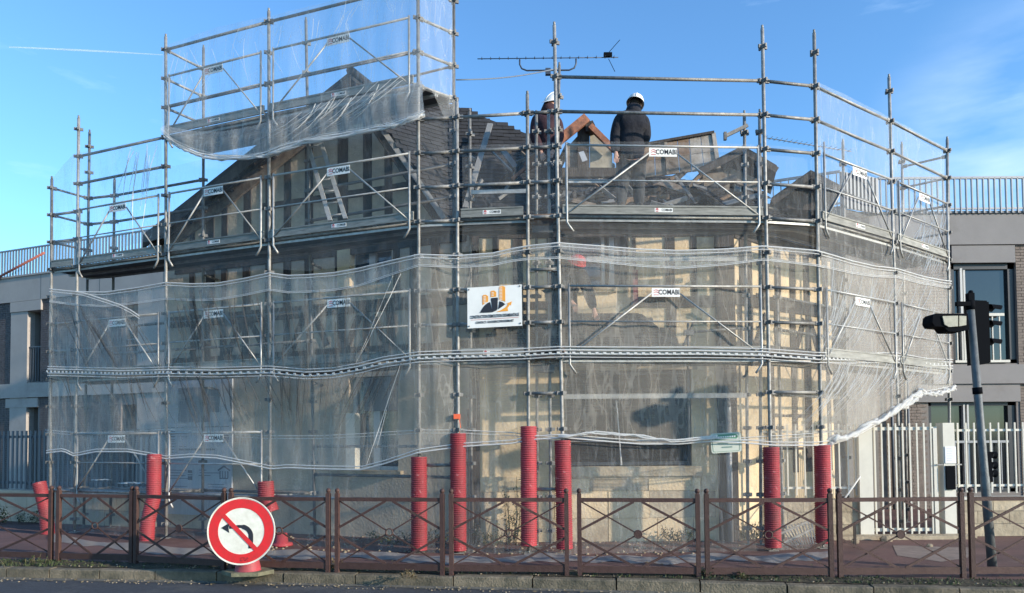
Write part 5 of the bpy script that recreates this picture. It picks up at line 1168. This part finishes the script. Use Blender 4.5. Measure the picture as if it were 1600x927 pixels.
# ================================================================== SIGNS ON THE SCAFFOLD
def banner():
    q = [at(730, 450, 10.33), at(815, 444.5, 10.27), at(816, 509, 10.27), at(730.5, 513.5, 10.33)]
    c = sum(q, V())/4; u = (q[1]-q[0]).normalized(); dv = (q[3]-q[0]).normalized(); n = u.cross(-dv); n = n if n.y < 0 else -n; W_ = (q[1]-q[0]).length; H_ = (q[3]-q[0]).length
    t = thing('company_banner', 'white company board with black hard hat and orange tower emblem on the corner bay', 'sign', c)
    mb = MB(); mb.prism(q, -n*.01); mb.build('board', white, t)
    def P(a, b, o=.002): return q[0]+u*(a*W_)+dv*(b*H_)+n*o
    def poly(pts, mt, nm, o=.002): mb = MB(); mb.prism([P(a, b, o) for a, b in pts], n*.0015); return mb.build(nm, mt, t)
    poly([(.22, .635), (.24, .61), (.27, .54), (.32, .46), (.38, .40), (.42, .385), (.455, .57), (.47, .60), (.40, .63)], ink, 'hat_left')
    poly([(.435, .31), (.445, .29), (.555, .285), (.565, .30), (.555, .56), (.53, .60), (.47, .625), (.44, .625), (.455, .57)], ink, 'hat_crest')
    poly([(.59, .38), (.64, .40), (.70, .46), (.66, .50), (.60, .55), (.56, .58), (.57, .53)], ink, 'hat_right')
    poly([(.25, .64), (.42, .625), (.55, .57), (.54, .60), (.46, .64)], ink, 'hat_brim', .0035)
    poly([(.28, .22), (.30, .2), (.345, .2), (.385, .24), (.385, .37), (.33, .40), (.28, .45)], orange, 'tower_low')
    poly([(.43, .13), (.45, .11), (.50, .11), (.535, .15), (.535, .26), (.43, .265)], orange, 'tower_middle')
    poly([(.585, .05), (.60, .02), (.66, .01), (.70, .04), (.70, .40), (.62, .355), (.585, .35)], orange, 'tower_tall')
    mb = MB()
    for a, b0, b1, w_ in ((.30, .24, .40, .045), (.45, .15, .25, .04), (.59, .05, .34, .055)):
        b = b0
        while b < b1: mb.prism([P(a, b, .0045), P(a+w_, b, .0045), P(a+w_, b+.014, .0045), P(a, b+.014, .0045)], n*.001); b += .035
    mb.build('tower_windows', white, t)
    poly([(.53, .64), (.62, .60), (.70, .54), (.75, .47), (.72, .45), (.82, .40), (.80, .50), (.785, .48), (.74, .56), (.75, .63)], orange, 'arrow', .003)
    up = -dv
    text_mesh('headline', 'CONSTRUCTION DEMOLITION DESAMIANTAGE', .062, ink, t, P(.5, .735, .004), u, up, .0008, bold=.0012, fit=W_*.9)
    mb = MB(); mb.bar(P(.06, .80, .003), P(.94, .80, .003), .004, .002, n); mb.build('rule_line', redink, t)
    text_mesh('contact_line', 'CONTACT: GOODENCOPRODEM.NET', .045, ink, t, P(.5, .875, .004), u, up, .0008, bold=.001, fit=W_*.7)
    for a, b in ((.03, .05), (.965, .04), (.03, .95), (.97, .95)): mb = MB(); mb.disc(P(a, b, .002), n, .011, .006, 10); mb.build('grommet', galvd, t)
    for o in t.children:
        if o.name.startswith(('headline', 'contact')): pass
    return t
bn = banner()
def green_plate():
    c = V((at(1134, 692, 10.425))); q = [at(1110, 678, 10.425), at(1157, 675, 10.425), at(1157, 706, 10.425), at(1112, 709, 10.425)]
    u = (q[1]-q[0]).normalized(); dv = (q[3]-q[0]); H_ = dv.length; dv.normalize(); W_ = (q[1]-q[0]).length; n = V((0, -1, 0)); n = (n-u*n.dot(u)).normalized()
    t = thing('shop_plate', 'small white rounded plate with green header, hung right of the meshed shop window', 'sign', c)
    def P(a, b, o=0): return q[0]+u*a*W_+dv*b*H_+n*o
    def rr(x0, y0, x1, y1, r, o):
        pts = []
        for (cx, cy, a0) in ((x1-r, y0+r*1.5, -pi/2), (x1-r, y1-r*1.5, 0), (x0+r, y1-r*1.5, pi/2), (x0+r, y0+r*1.5, pi)):
            for i in range(5): a = a0+i*pi/8; pts.append(P(cx+r*cos(a), cy+r*1.5*sin(a), o))
        return pts
    mb = MB(); mb.prism(rr(0, 0, 1, 1, .08, 0), -n*.01); mb.build('plate', mat('plate_cream', (.50, .52, .44), .6), t)
    mb = MB(); mb.prism(rr(.09, .08, .9, .34, .10, .002), n*.002); mb.build('header', greenp, t)
    mb = MB(); a = rr(.055, .06, .945, .93, .06, .002)
    for i in range(len(a)): mb.bar(a[i], a[(i+1) % len(a)], .004, .002, n)
    mb.build('border_line', greenp, t)
    mb = MB()
    for k in range(9): mb.bar(P(.17+k*.075, .2, .005), P(.17+k*.075+.05, .2, .005), .02, .002, n)
    mb.build('header_lettering', white, t); mb = MB()
    for (y, x0, x1) in ((.52, .22, .55), (.72, .35, .68)):
        x = x0
        while x < x1: mb.bar(P(x, y, .003), P(x+.03, y, .003), .02, .002, n); x += .045
    mb.build('small_lettering', mat('ink_green', (.2, .3, .25), .6), t)
green_plate()

# ================================================================== PEOPLE
def skinned(name, verts, edges, rad, mt, parent, sub=2, root=0):
    me = bpy.data.meshes.new(name); me.from_pydata([tuple(v) for v in verts], edges, []); o = bpy.data.objects.new(name, me); COL.objects.link(o)
    sk = o.modifiers.new('s', 'SKIN'); sk.use_smooth_shade = True
    if not me.skin_vertices: me.attributes.new('skin', 'FLOAT', 'POINT')
    for i, r in enumerate(rad):
        d = me.skin_vertices[0].data[i]; d.radius = r if isinstance(r, tuple) else (r, r); d.use_root = (i == root)
    ss = o.modifiers.new('u', 'SUBSURF'); ss.levels = sub; ss.render_levels = sub
    dg = bpy.context.evaluated_depsgraph_get(); m2 = bpy.data.meshes.new_from_object(o.evaluated_get(dg)); bpy.data.objects.remove(o)
    m2.materials.clear(); m2.materials.append(mt)
    for p in m2.polygons: p.use_smooth = True
    return link(name, m2, parent)
def person(J, label, jacket, trousers, hat, face, bag=None, hatcap=False):
    """J: joints in world metres; face = direction the head looks"""
    g = V(J['base']); t = thing('person', label, 'person', g)
    H = {k: V(v) for k, v in J.items()}
    H['neck'] = lerp(H['chest'], H['head'], .55)
    # body: one continuous surface with head, hands and fingers
    vs = [H['pelvis'], H['waist'], H['chest'], H['neck'], H['head']-(H['head']-H['neck']).normalized()*.03, H['head']+(H['head']-H['neck']).normalized()*.09]
    rd = [.12, .11, .12, .055, .08, .075]; ed = [(0, 1), (1, 2), (2, 3), (3, 4), (4, 5)]
    def chain(st, pts, rs):
        p = st
        for q, r in zip(pts, rs): vs.append(V(q)); rd.append(r); ed.append((p, len(vs)-1)); p = len(vs)-1
        return p
    for s in ('L', 'R'):
        k = chain(2, [H['sh'+s], H['el'+s], H['wr'+s]], [.06, .045, .03]); d = (H['wr'+s]-H['el'+s]).normalized(); side = d.cross(V((0, 1, .01))).normalized()
        k = chain(k, [H['wr'+s]+d*.06], [.032])
        pm = vs[k]
        for i, (o, L) in enumerate(((-.03, .065), (-.01, .08), (.01, .075), (.03, .06))): chain(k, [pm+side*o+d*.04, pm+side*o+d*(.04+L*.6)+V((0, -.01, 0)), pm+side*o+d*(.04+L)+V((0, -.025, 0))], [.0095, .0085, .007])
        chain(k, [pm+side*(.04 if s == 'L' else -.04)+d*.0, pm+side*(.055 if s == 'L' else -.055)+d*.04], [.011, .009])
        chain(0, [H['hip'+s], H['kn'+s], H['an'+s], H['an'+s]+V(J.get('toe'+s, J.get('toe', (0, .16, -.04))))], [.075, .05, .04, .035])
    body = skinned('body', vs, ed, rd, skin, t)
    # features of the face
    f = V(face).normalized(); upv = (H['head']-H['neck']).normalized(); sd = f.cross(upv).normalized(); hc = H['head']+upv*.03
    mb = MB(); mb.ball(hc+f*.095-upv*.01, .016, 8, sc=(1, 1, 1.4)); mb.build('nose', skin, body)
    for s in (-1, 1):
        mb = MB(); mb.ball(hc+f*.08+sd*s*.033+upv*.022, .011, 8); mb.build('eye', ink, body)
        mb = MB(); mb.ball(hc+sd*s*.085, .026, 8, sc=(.6, .8, 1.2)); mb.build('ear', skin, body)
    mb = MB(); mb.box(hc+f*.083-upv*.055, .04, .01, .008, sd, upv); mb.build('mouth', redink, body)
    mb = MB(); mb.ball(hc-f*.01+upv*.012, .088, 12, sc=(1, 1, 1)); mb.build('hair', mat('hair', (.03, .022, .018), .9), body)
    # jacket with sleeves
    vs = [H['pelvis']+V((0, 0, -.13)), H['waist'], lerp(H['waist'], H['chest'], .6), H['chest'], H['chest']+(H['neck']-H['chest'])*.55]; rd = [(.235, .17), (.225, .17), (.24, .18), (.20, .16), (.11, .11)]; ed = [(0, 1), (1, 2), (2, 3), (3, 4)]
    for s in ('L', 'R'):
        p = 3
        for q, r in ((lerp(H['chest'], H['sh'+s], .75), .12), (H['sh'+s]+V((0, 0, -.01)), .105), (H['el'+s], .09), (lerp(H['el'+s], H['wr'+s], .55), .078), (H['wr'+s], .06)): vs.append(q); rd.append(r); ed.append((p, len(vs)-1)); p = len(vs)-1
    skinned('jacket', vs, ed, rd, jacket, t)
    mb = MB(); mb.tube([H['chest']+(H['neck']-H['chest'])*.3, H['neck']+upv*.0, H['neck']+upv*.085], [.13, .12, .108], 14); mb.build('collar_hood', jacket, t)
    vs = [H['pelvis']+V((0, 0, .02))]; rd = [(.20, .17)]; ed = []
    for s in ('L', 'R'):
        p = 0
        for q, r in ((H['hip'+s], .145), (lerp(H['hip'+s], H['kn'+s], .5), .125), (H['kn'+s], .10), (lerp(H['kn'+s], H['an'+s], .5), .095), (H['an'+s]+V((0, 0, .02)), .07)): vs.append(q); rd.append(r); ed.append((p, len(vs)-1)); p = len(vs)-1
    skinned('trousers', vs, ed, rd, trousers, t)
    for s in ('L', 'R'):
        a = H['an'+s]; to = V(J.get('toe', (0, .16, -.04))); mb = MB(); mb.ball(a+to*.5+V((0, 0, -.045)), .075, 12, sc=(.8, 1.9, .75)); mb.tube([a+V((0, 0, .08)), a+V((0, 0, -.05))], .055, 12); mb.build('boot', timber, t)
    # helmet
    c = hc+upv*.012-f*.012; mb = MB(); k = 24; n_ = 8; vs = []
    M3 = Matrix((sd, f, upv)).transposed()
    for i in range(n_+1):
        a = (pi/2)*i/n_
        for j in range(k): vs.append(c+M3@V((cos(a)*.125*cos(2*pi*j/k), cos(a)*.145*sin(2*pi*j/k), sin(a)*.125)))
    mb.add(vs, [(i*k+j, i*k+(j+1) % k, (i+1)*k+(j+1) % k, (i+1)*k+j) for i in range(n_) for j in range(k)], 0, True)
    rim = []
    for j in range(k):
        an = 2*pi*j/k; e = .055 if sin(an) > .3 else .014; rim += [c+M3@V((.124*cos(an), .144*sin(an), 0)), c+M3@V(((.124+.012)*cos(an), (.144+e)*sin(an), -.018))]
    mb.add(rim, [(2*j, 2*j+1, (2*j+3) % (2*k), (2*j+2) % (2*k)) for j in range(k)], 0, True); hm = mb.build('cap' if hatcap else 'helmet', hat, t)
    if not hatcap: mb = MB(); mb.tube([c+M3@V((0, .144*cos(a), .126*sin(a))) for a in [pi*i/12 for i in range(13)]], .008, 6); mb.build('helmet_ridge', hat, hm)
    return t
def P3(px, py, Y): return tuple(at(px, py, Y))
Y = 10.85; by = L2
person({'base': P3(985, 334, Y), 'pelvis': P3(986, 245, Y), 'waist': P3(985, 222, Y+.02), 'chest': P3(987, 188, Y), 'head': P3(992, 165, Y+.05), 'shL': P3(967, 186, Y), 'shR': P3(1007, 190, Y), 'elL': P3(961, 216, Y-.02), 'elR': P3(1009, 217, Y-.02), 'wrL': P3(962, 240, Y-.1), 'wrR': P3(998, 233, Y+.2),
        'hipL': P3(976, 254, Y), 'hipR': P3(996, 254, Y), 'knL': P3(972, 290, Y+.05), 'knR': P3(998, 290, Y+.08), 'anL': P3(971, 326, Y), 'anR': P3(999, 326, Y+.05), 'toe': (0, .16, -.04)},
       'worker in black jacket, grey trousers and white helmet, back turned, on the upper boards', cloth_k, cloth_j, helm, (0.1, 1, -.25))
Y = 11.62
person({'base': P3(856, 330, Y), 'pelvis': P3(856, 248, Y), 'waist': P3(855, 225, Y), 'chest': P3(853, 188, Y-.03), 'head': P3(861, 160, Y-.05), 'shL': P3(837, 187, Y), 'shR': P3(871, 190, Y-.05), 'elL': P3(836, 214, Y-.1), 'elR': P3(874, 214, Y-.1), 'wrL': P3(845, 238, Y-.2), 'wrR': P3(864, 236, Y-.25),
        'hipL': P3(848, 256, Y), 'hipR': P3(865, 256, Y), 'knL': P3(848, 290, Y-.02), 'knR': P3(868, 290, Y-.05), 'anL': P3(847, 324, Y), 'anR': P3(868, 324, Y), 'toe': (-.06, -.14, -.04)},
       'worker in maroon top and white helmet, half hidden behind the narrow ladder bay poles', cloth_m, cloth_k, helm, (-.8, -.5, -.35))
Y = 10.85
person({'base': P3(893, 558, Y), 'pelvis': P3(878, 448, Y+.15), 'waist': P3(880, 436, Y+.1), 'chest': P3(893, 424, Y-.05), 'head': P3(900, 412, Y-.18), 'shL': P3(880, 425, Y-.05), 'shR': P3(908, 428, Y-.08), 'elL': P3(882, 452, Y-.1), 'elR': P3(920, 458, Y-.12), 'wrL': P3(893, 472, Y-.15), 'wrR': P3(928, 484, Y-.15),
        'hipL': P3(872, 456, Y+.12), 'hipR': P3(888, 456, Y+.12), 'knL': P3(874, 500, Y+.02), 'knR': P3(893, 500, Y+.02), 'anL': P3(876, 548, Y+.1), 'anR': P3(895, 548, Y+.08), 'toe': (.04, -.15, -.04)},
       'worker with red cap and dark clothes stooping behind the net on the first lift', cloth_k, cloth_k, helmr, (.3, -.8, -.55), hatcap=True)

# ================================================================== LADDER, ANTENNAS, CABLE, PLANTS, DEBRIS
def ladder():
    Y0, Y1 = 11.95, 12.25; bl, br = at(516, 345, Y0-.2), at(540, 342, Y0-.25); tl_, tr_ = at(480, 222, Y1), at(500, 218, Y1-.05); t = thing('ladder', 'aluminium ladder leaning against the gable from the upper boards', 'ladder', bl)
    for a, b in ((bl, tl_), (br, tr_)): mb = MB(); mb.bar(a, b, .03, .07, (br-bl)); mb.build('stile', alu, t)
    for k in range(7):
        s = .06+k*.145; mb = MB(); mb.tube([lerp(bl, tl_, s), lerp(br, tr_, s)], .015, 8); mb.build('rung', alu, t)
ladder()
def antenna(c, u, L, n, el, base, label, hook=True, mt=galvd):
    t = thing('antenna', label, 'antenna', base); mb = MB(); mb.tube([base, V((base.x, base.y, c.z+.05 if hook is False else c.z-.32))], .022, 8); mb.build('mast', mt, t)
    mb = MB(); a, b = c-u*L/2, c+u*L/2; mb.tube([a, b], .0085, 6); mb.build('boom', mt, t)
    e = u.cross(V((0, 0, 1))).normalized()
    for k in range(n):
        p = lerp(a, b, (k+.5)/n); mb = MB(); mb.tube([p-e*el+V((0, 0, .01)), p+e*el+V((0, 0, .01))], .005, 5); mb.box(p, .022, .022, .022, u); mb.build('element', mt, t)
    if hook:
        mb = MB(); w_ = L*.2; P = [c-u*w_+V((0, 0, -.02)), c-u*w_+V((0, 0, -.12)), c-u*(w_*.93)+V((0, 0, -.2)), c-u*(w_*.75)+V((0, 0, -.24)), c+u*(w_*.75)+V((0, 0, -.24)), c+u*(w_*.93)+V((0, 0, -.2)), c+u*w_+V((0, 0, -.12)), c+u*w_+V((0, 0, -.02))]; mb.tube(P, .016, 8); mb.box(c+V((.0, 0, -.27)), .1, .08, .12); mb.build('bow_support', mt, t)
        mb = MB(); q = b-u*.2; mb.box(q+V((0, 0, .05)), .16, .06, .08); mb.tube([q+V((.02, -.05, .08)), q+u*.22+V((0, -.12, .28))], .006, 5); mb.tube([q+V((.02, .05, 0)), q+u*.15+V((0, .12, -.22))], .006, 5); mb.build('reflector', blackp, t)
Ya = 14.0; antenna(at(856, 91, Ya), V((1, .0, 0.003)).normalized(), at(966, 91, Ya).x-at(746, 91, Ya).x, 16, .05, at(874, 330, Ya), 'long thin television aerial with a bow support, above the left pole of the front bay', mt=mat('aerial_dark', (.06, .075, .10), .5, .3))
Yb = 15.0; antenna(at(1262, 226, Yb), V((.98, .1, -.12)).normalized(), at(1335, 226, Yb).x-at(1190, 226, Yb).x, 18, .1, at(1290, 330, Yb), 'pale comb shaped aerial behind the upper right scaffold pole', hook=False, mt=gbars)
mb = MB(); a, b = at(713, 125, 12.5), at(872, 107, 13.8); mb.tube([lerp(a, b, i/8)+V((0, 0, -.06*sin(pi*i/8))) for i in range(9)], .012, 5); tag(mb.build('cable', mat('cable_grey', (.15, .18, .22), .6), None, origin=a), 'thin cable crossing the sky from the tall pole to the aerial mast', 'cable')
# bramble by the corner, behind the barrier
def bush(px, py, Y, h, wd, n, label, cat='plant'):
    c = at(px, py, Y); c.z = 0.02; t = thing('climbing_weed', label, cat, c); m1 = MB(); m2 = MB()
    for k in range(n):
        a = random.uniform(-wd, wd); p0 = c+V((a*.5, random.uniform(-.06, .06), 0)); p1 = c+V((a, random.uniform(-.15, .1), h*random.uniform(.4, 1))); m1.tube([p0, lerp(p0, p1, .5)+V((random.uniform(-.05, .05), 0, 0)), p1], .004, 4)
        for q in range(16):
            p = lerp(p0, p1, random.uniform(.15, 1))+V((random.uniform(-.05, .05), random.uniform(-.05, .05), 0)); e = V((random.uniform(-1, 1), random.uniform(-1, .3), random.uniform(-.6, .8))).normalized(); s_ = e.cross(V((0, 0, 1))).normalized(); l_ = random.uniform(.018, .035)
            m2.add([p, p+e*l_+s_*l_*.5, p+e*l_*2.1, p+e*l_-s_*l_*.5], [(0, 1, 2, 3)])
    m1.build('stems', dryleaf, t); m2.build('leaves', leafm, t)
bush(800, 840, 11.2, 1.05, .14, 16, 'tall leafy weed growing against the corner wall behind the red sleeve')
bush(775, 845, 11.15, .35, .35, 22, 'low dark bramble at the foot of the corner wall')
bush(1060, 845, 11.25, .28, .28, 20, 'green weeds at the wall foot below the right end of the shop window')
bush(1180, 838, 11.5, .3, .3, 16, 'dark weeds at the foot of the dark corner post')
bush(650, 840, 11.4, .22, .8, 30, 'low dusky weeds along the foot of the wing wall')
bush(20, 815, 14.6, .35, .9, 26, 'dark weeds along the far left garden wall')
# stacked metal grating behind the right sleeves
t = thing('grating_stack', 'grey metal gratings leaning in a heap between the two rightmost sleeves', 'grating', at(1245, 845, 11.3))
for k in range(10):
    a = at(1222+k*5, 825-k*1.5, 11.3+k*.02); b = at(1246+k*3.5, 862, 10.9+k*.01); mb = MB(); mb.bar(a, b, .02, .015, V((0, -1, 0))); mb.build('bar', galvd, t)
for (p, q) in (((1215, 836), (1262, 815)), ((1222, 850), (1270, 826))): mb = MB(); mb.bar(at(*p, 11.1), at(*q, 11.1), .03, .02, V((0, -1, 0))); mb.build('cross_bar', galv, t)
# rubble bags and dust on the base boards
for (px, py, Y, s_, lab) in ((158, 752, 13.3, .16, 'white rag lying on the left end of the base planks'), (205, 757, 13.0, .2, 'crumpled white sheet on the base planks behind the second barrier')):
    c = at(px, py, Y); mb = MB(); vs = []; k = 9
    for i in range(k):
        for j in range(5): vs.append(c+V(((i/(k-1)-.5)*s_*2, (j/4-.5)*s_, .03*random.random()+.01)))
    mb.add(vs, [(i*5+j, i*5+j+1, (i+1)*5+j+1, (i+1)*5+j) for i in range(k-1) for j in range(4)]); tag(mb.build('rag', white, None, origin=c), lab, 'rag')
# loose debris on the stripped roof
for (p, q, Y, wd, lab) in (((1055, 275), (1088, 318), 11.6, .05, 'pale plastic strip lying slantwise on the stripped slate roof'), ((1035, 312), (1052, 322), 11.5, .04, 'short light scrap on the stripped roof near the toe board'), ((900, 300), (925, 296), 11.5, .05, 'grey lath on the stripped roof left of the standing worker')):
    mb = MB(); mb.bar(at(*p, Y+.3), at(*q, Y), wd, .01, V((0, -1, .5))); tag(mb.build('scrap_strip', galv, None, origin=at(*q, Y)), lab, 'scrap')
# dirt and gravel at the wall foot
m = MB()
for k in range(380):
    px = random.uniform(380, 1160); c = gnd(px, random.uniform(838, 868), .01); r = random.uniform(.008, .028); m.ball(c, r, 5, sc=(1.4, 1, .7))
tag(m.build('wall_rubble', rubble), 'crumbled plaster and pebbles along the foot of the walls', 'rubble', kind='stuff')

# contrail and thin cloud, kilometres away
def sheet_cloud(label, pts, D, mt, name='cloud', cat='cloud', k=24):
    mb = MB(); c = [CAM+ray(*p)*D for p in pts]; r = [D*x for x in mt[1]]; mb.tube(dens3(c, 3), [interp([(0, r[0]), (.5, r[1]), (1, r[2])], i/(len(dens3(c, 3))-1)) for i in range(len(dens3(c, 3)))], k); o = mb.build(name, mt[0], None, origin=c[0]); return tag(o, label, cat)
def dens3(P, k):
    o = []
    for a, b in zip(P, P[1:]):
        for i in range(k): o.append(lerp(a, b, i/k))
    return o+[P[-1]]
trm = netmat('contrail_vapour', .20, .12, (.95, .95, .97))
sheet_cloud('thin white aircraft trail in the blue sky at the upper left', [(14, 73.5), (90, 77), (170, 81), (255, 86)], 6000, (trm, (.0006, .0011, .0004)), 'contrail', 'contrail')

# dead leaves on pavement and gutter; cracks in the road
m = MB()
for k in range(420):
    x = random.uniform(-7.5, 6.5)
    if k % 3 == 0: y = kY(x)-random.uniform(.02, .25); z = -.112
    else: y = kY(x)+random.uniform(.14, 1.5); z = .012
    if y > 10.2: continue
    a = random.uniform(0, pi); l_ = random.uniform(.012, .035); u = V((cos(a), sin(a), random.uniform(-.2, .3)))*l_; v = V((-sin(a), cos(a), random.uniform(-.1, .3)))*l_*.55; c = V((x, y, z+.004))
    m.add([c-u, c+v, c+u, c-v], [(0, 1, 2, 3)])
tag(m.build('dead_leaves', dryleaf), 'dry brown leaf scraps scattered on the pavement and along the gutter', 'dead leaves', kind='stuff')
m = MB(); x = -8.0; y = 8.75
vs = []
while x < 7: vs += [(x, y+random.uniform(.004, .012), -.117), (x, y-random.uniform(.004, .012), -.117)]; x += .08; y += random.uniform(-.03, .022)-.004
m.add(vs, [(2*i+1, 2*i+3, 2*i+2, 2*i) for i in range(len(vs)//2-1)]); tag(m.build('road_crack', ink), kind='structure')
# loose slates, laths and rafter pieces lying on the stripped roof
dbg = [slate, slate2, woodg, timber, vg, brn[1]]
def roofpt(px, py):
    t = max(0, min(1, (342-py)/70.0)); return at(px, py, lerp(11.32, 12.45, t)-.06)
for k in range(46):
    px, py = random.uniform(884, 1196), random.uniform(282, 336)
    if 955 < px < 1010: continue
    c = roofpt(px, py); a = random.uniform(0, pi); u = V((cos(a), random.uniform(-.3, .3), sin(a)*.5)).normalized()
    mb = MB(); mb.box((0, 0, 0), random.uniform(.12, .26), random.uniform(.10, .16), .008, u, V((0, -.6, .8))); o = mb.build('loose_slate', random.choice(dbg[:2]+[dbg[4]]), house); o.location = c-house.location
for k in range(22):
    px, py = random.uniform(884, 1190), random.uniform(272, 334); c = roofpt(px, py); a = random.uniform(-.9, .9); u = V((cos(a), random.uniform(-.25, .25), sin(a))).normalized(); L = random.uniform(.3, 1.0)
    mb = MB(); mb.box((0, 0, 0), L, .035, random.uniform(.03, .07), u, V((0, -.5, .85))); o = mb.build('loose_lath', random.choice(dbg[2:]), house); o.location = c-house.location
for k in range(16):
    px, py = random.uniform(735, 830), random.uniform(235, 335); c = at(px, py, lerp(11.25, 12.3, (340-py)/115)); a = random.uniform(-1.2, 1.2); u = V((cos(a), .1, sin(a))).normalized()
    mb = MB(); mb.box((0, 0, 0), random.uniform(.12, .4), .03, .05, u, V((0, -.6, .8))); o = mb.build('loose_lath', random.choice((vg, slate2, woodg)), house); o.location = c-house.location
for (p, q, Y, wd, mt_) in (((1100, 300), (1150, 276), 11.9, .12, woodg), ((1060, 322), (1125, 300), 11.7, .10, timber), ((1120, 322), (1185, 306), 11.6, .09, vg), ((884, 312), (930, 322), 11.6, .08, woodg), ((1165, 300), (1200, 325), 11.8, .10, timber), ((1030, 285), (1075, 300), 12.0, .14, woodg)):
    mb = MB(); mb.bar(at(*p, Y), at(*q, Y-.15), wd, .03, V((0, -1, .5))); mb.build('loose_board', mt_, house)

vs = [gnd(*p, .004) for p in ((1395, 852), (1520, 856), (1512, 872), (1470, 878), (1402, 868))]
m = MB(); m.add(vs, [tuple(range(5))]); tag(m.build('pavement_sun_patch', mat('sun_patch_pale', (.27, .21, .175), .85, 0, .4, 6, .4, 50)), kind='structure')  # pale colour paints a pool of sunlight on the pavement

# net closing the short return of the top left bays
a0, a1 = V((*OUT['A1'], 0)), V((*INN['A1'], 0)); m = MB(); vs = []; n_, r_ = 12, 14
nn = (a1-a0).cross(V((0, 0, 1))).normalized(); nn = nn if nn.x > 0 else -nn
for i in range(n_+1):
    for j in range(r_+1):
        z = lerp(8.5, 6.55+.18*sin(i*.5), j/r_); p = lerp(a0, a1, i/n_)+nn*.05; p.z = z; vs.append(p+nn*.03*sin(i*1.3+z*1.7)*sin(pi*j/r_))
m.add(vs, [(i*(r_+1)+j, i*(r_+1)+j+1, (i+1)*(r_+1)+j+1, (i+1)*(r_+1)+j) for i in range(n_) for j in range(r_)], 0, True)
tag(m.build('safety_net', netu, None, origin=vs[0]), 'narrow net closing the end of the top left bays beside the tallest poles', 'safety net')
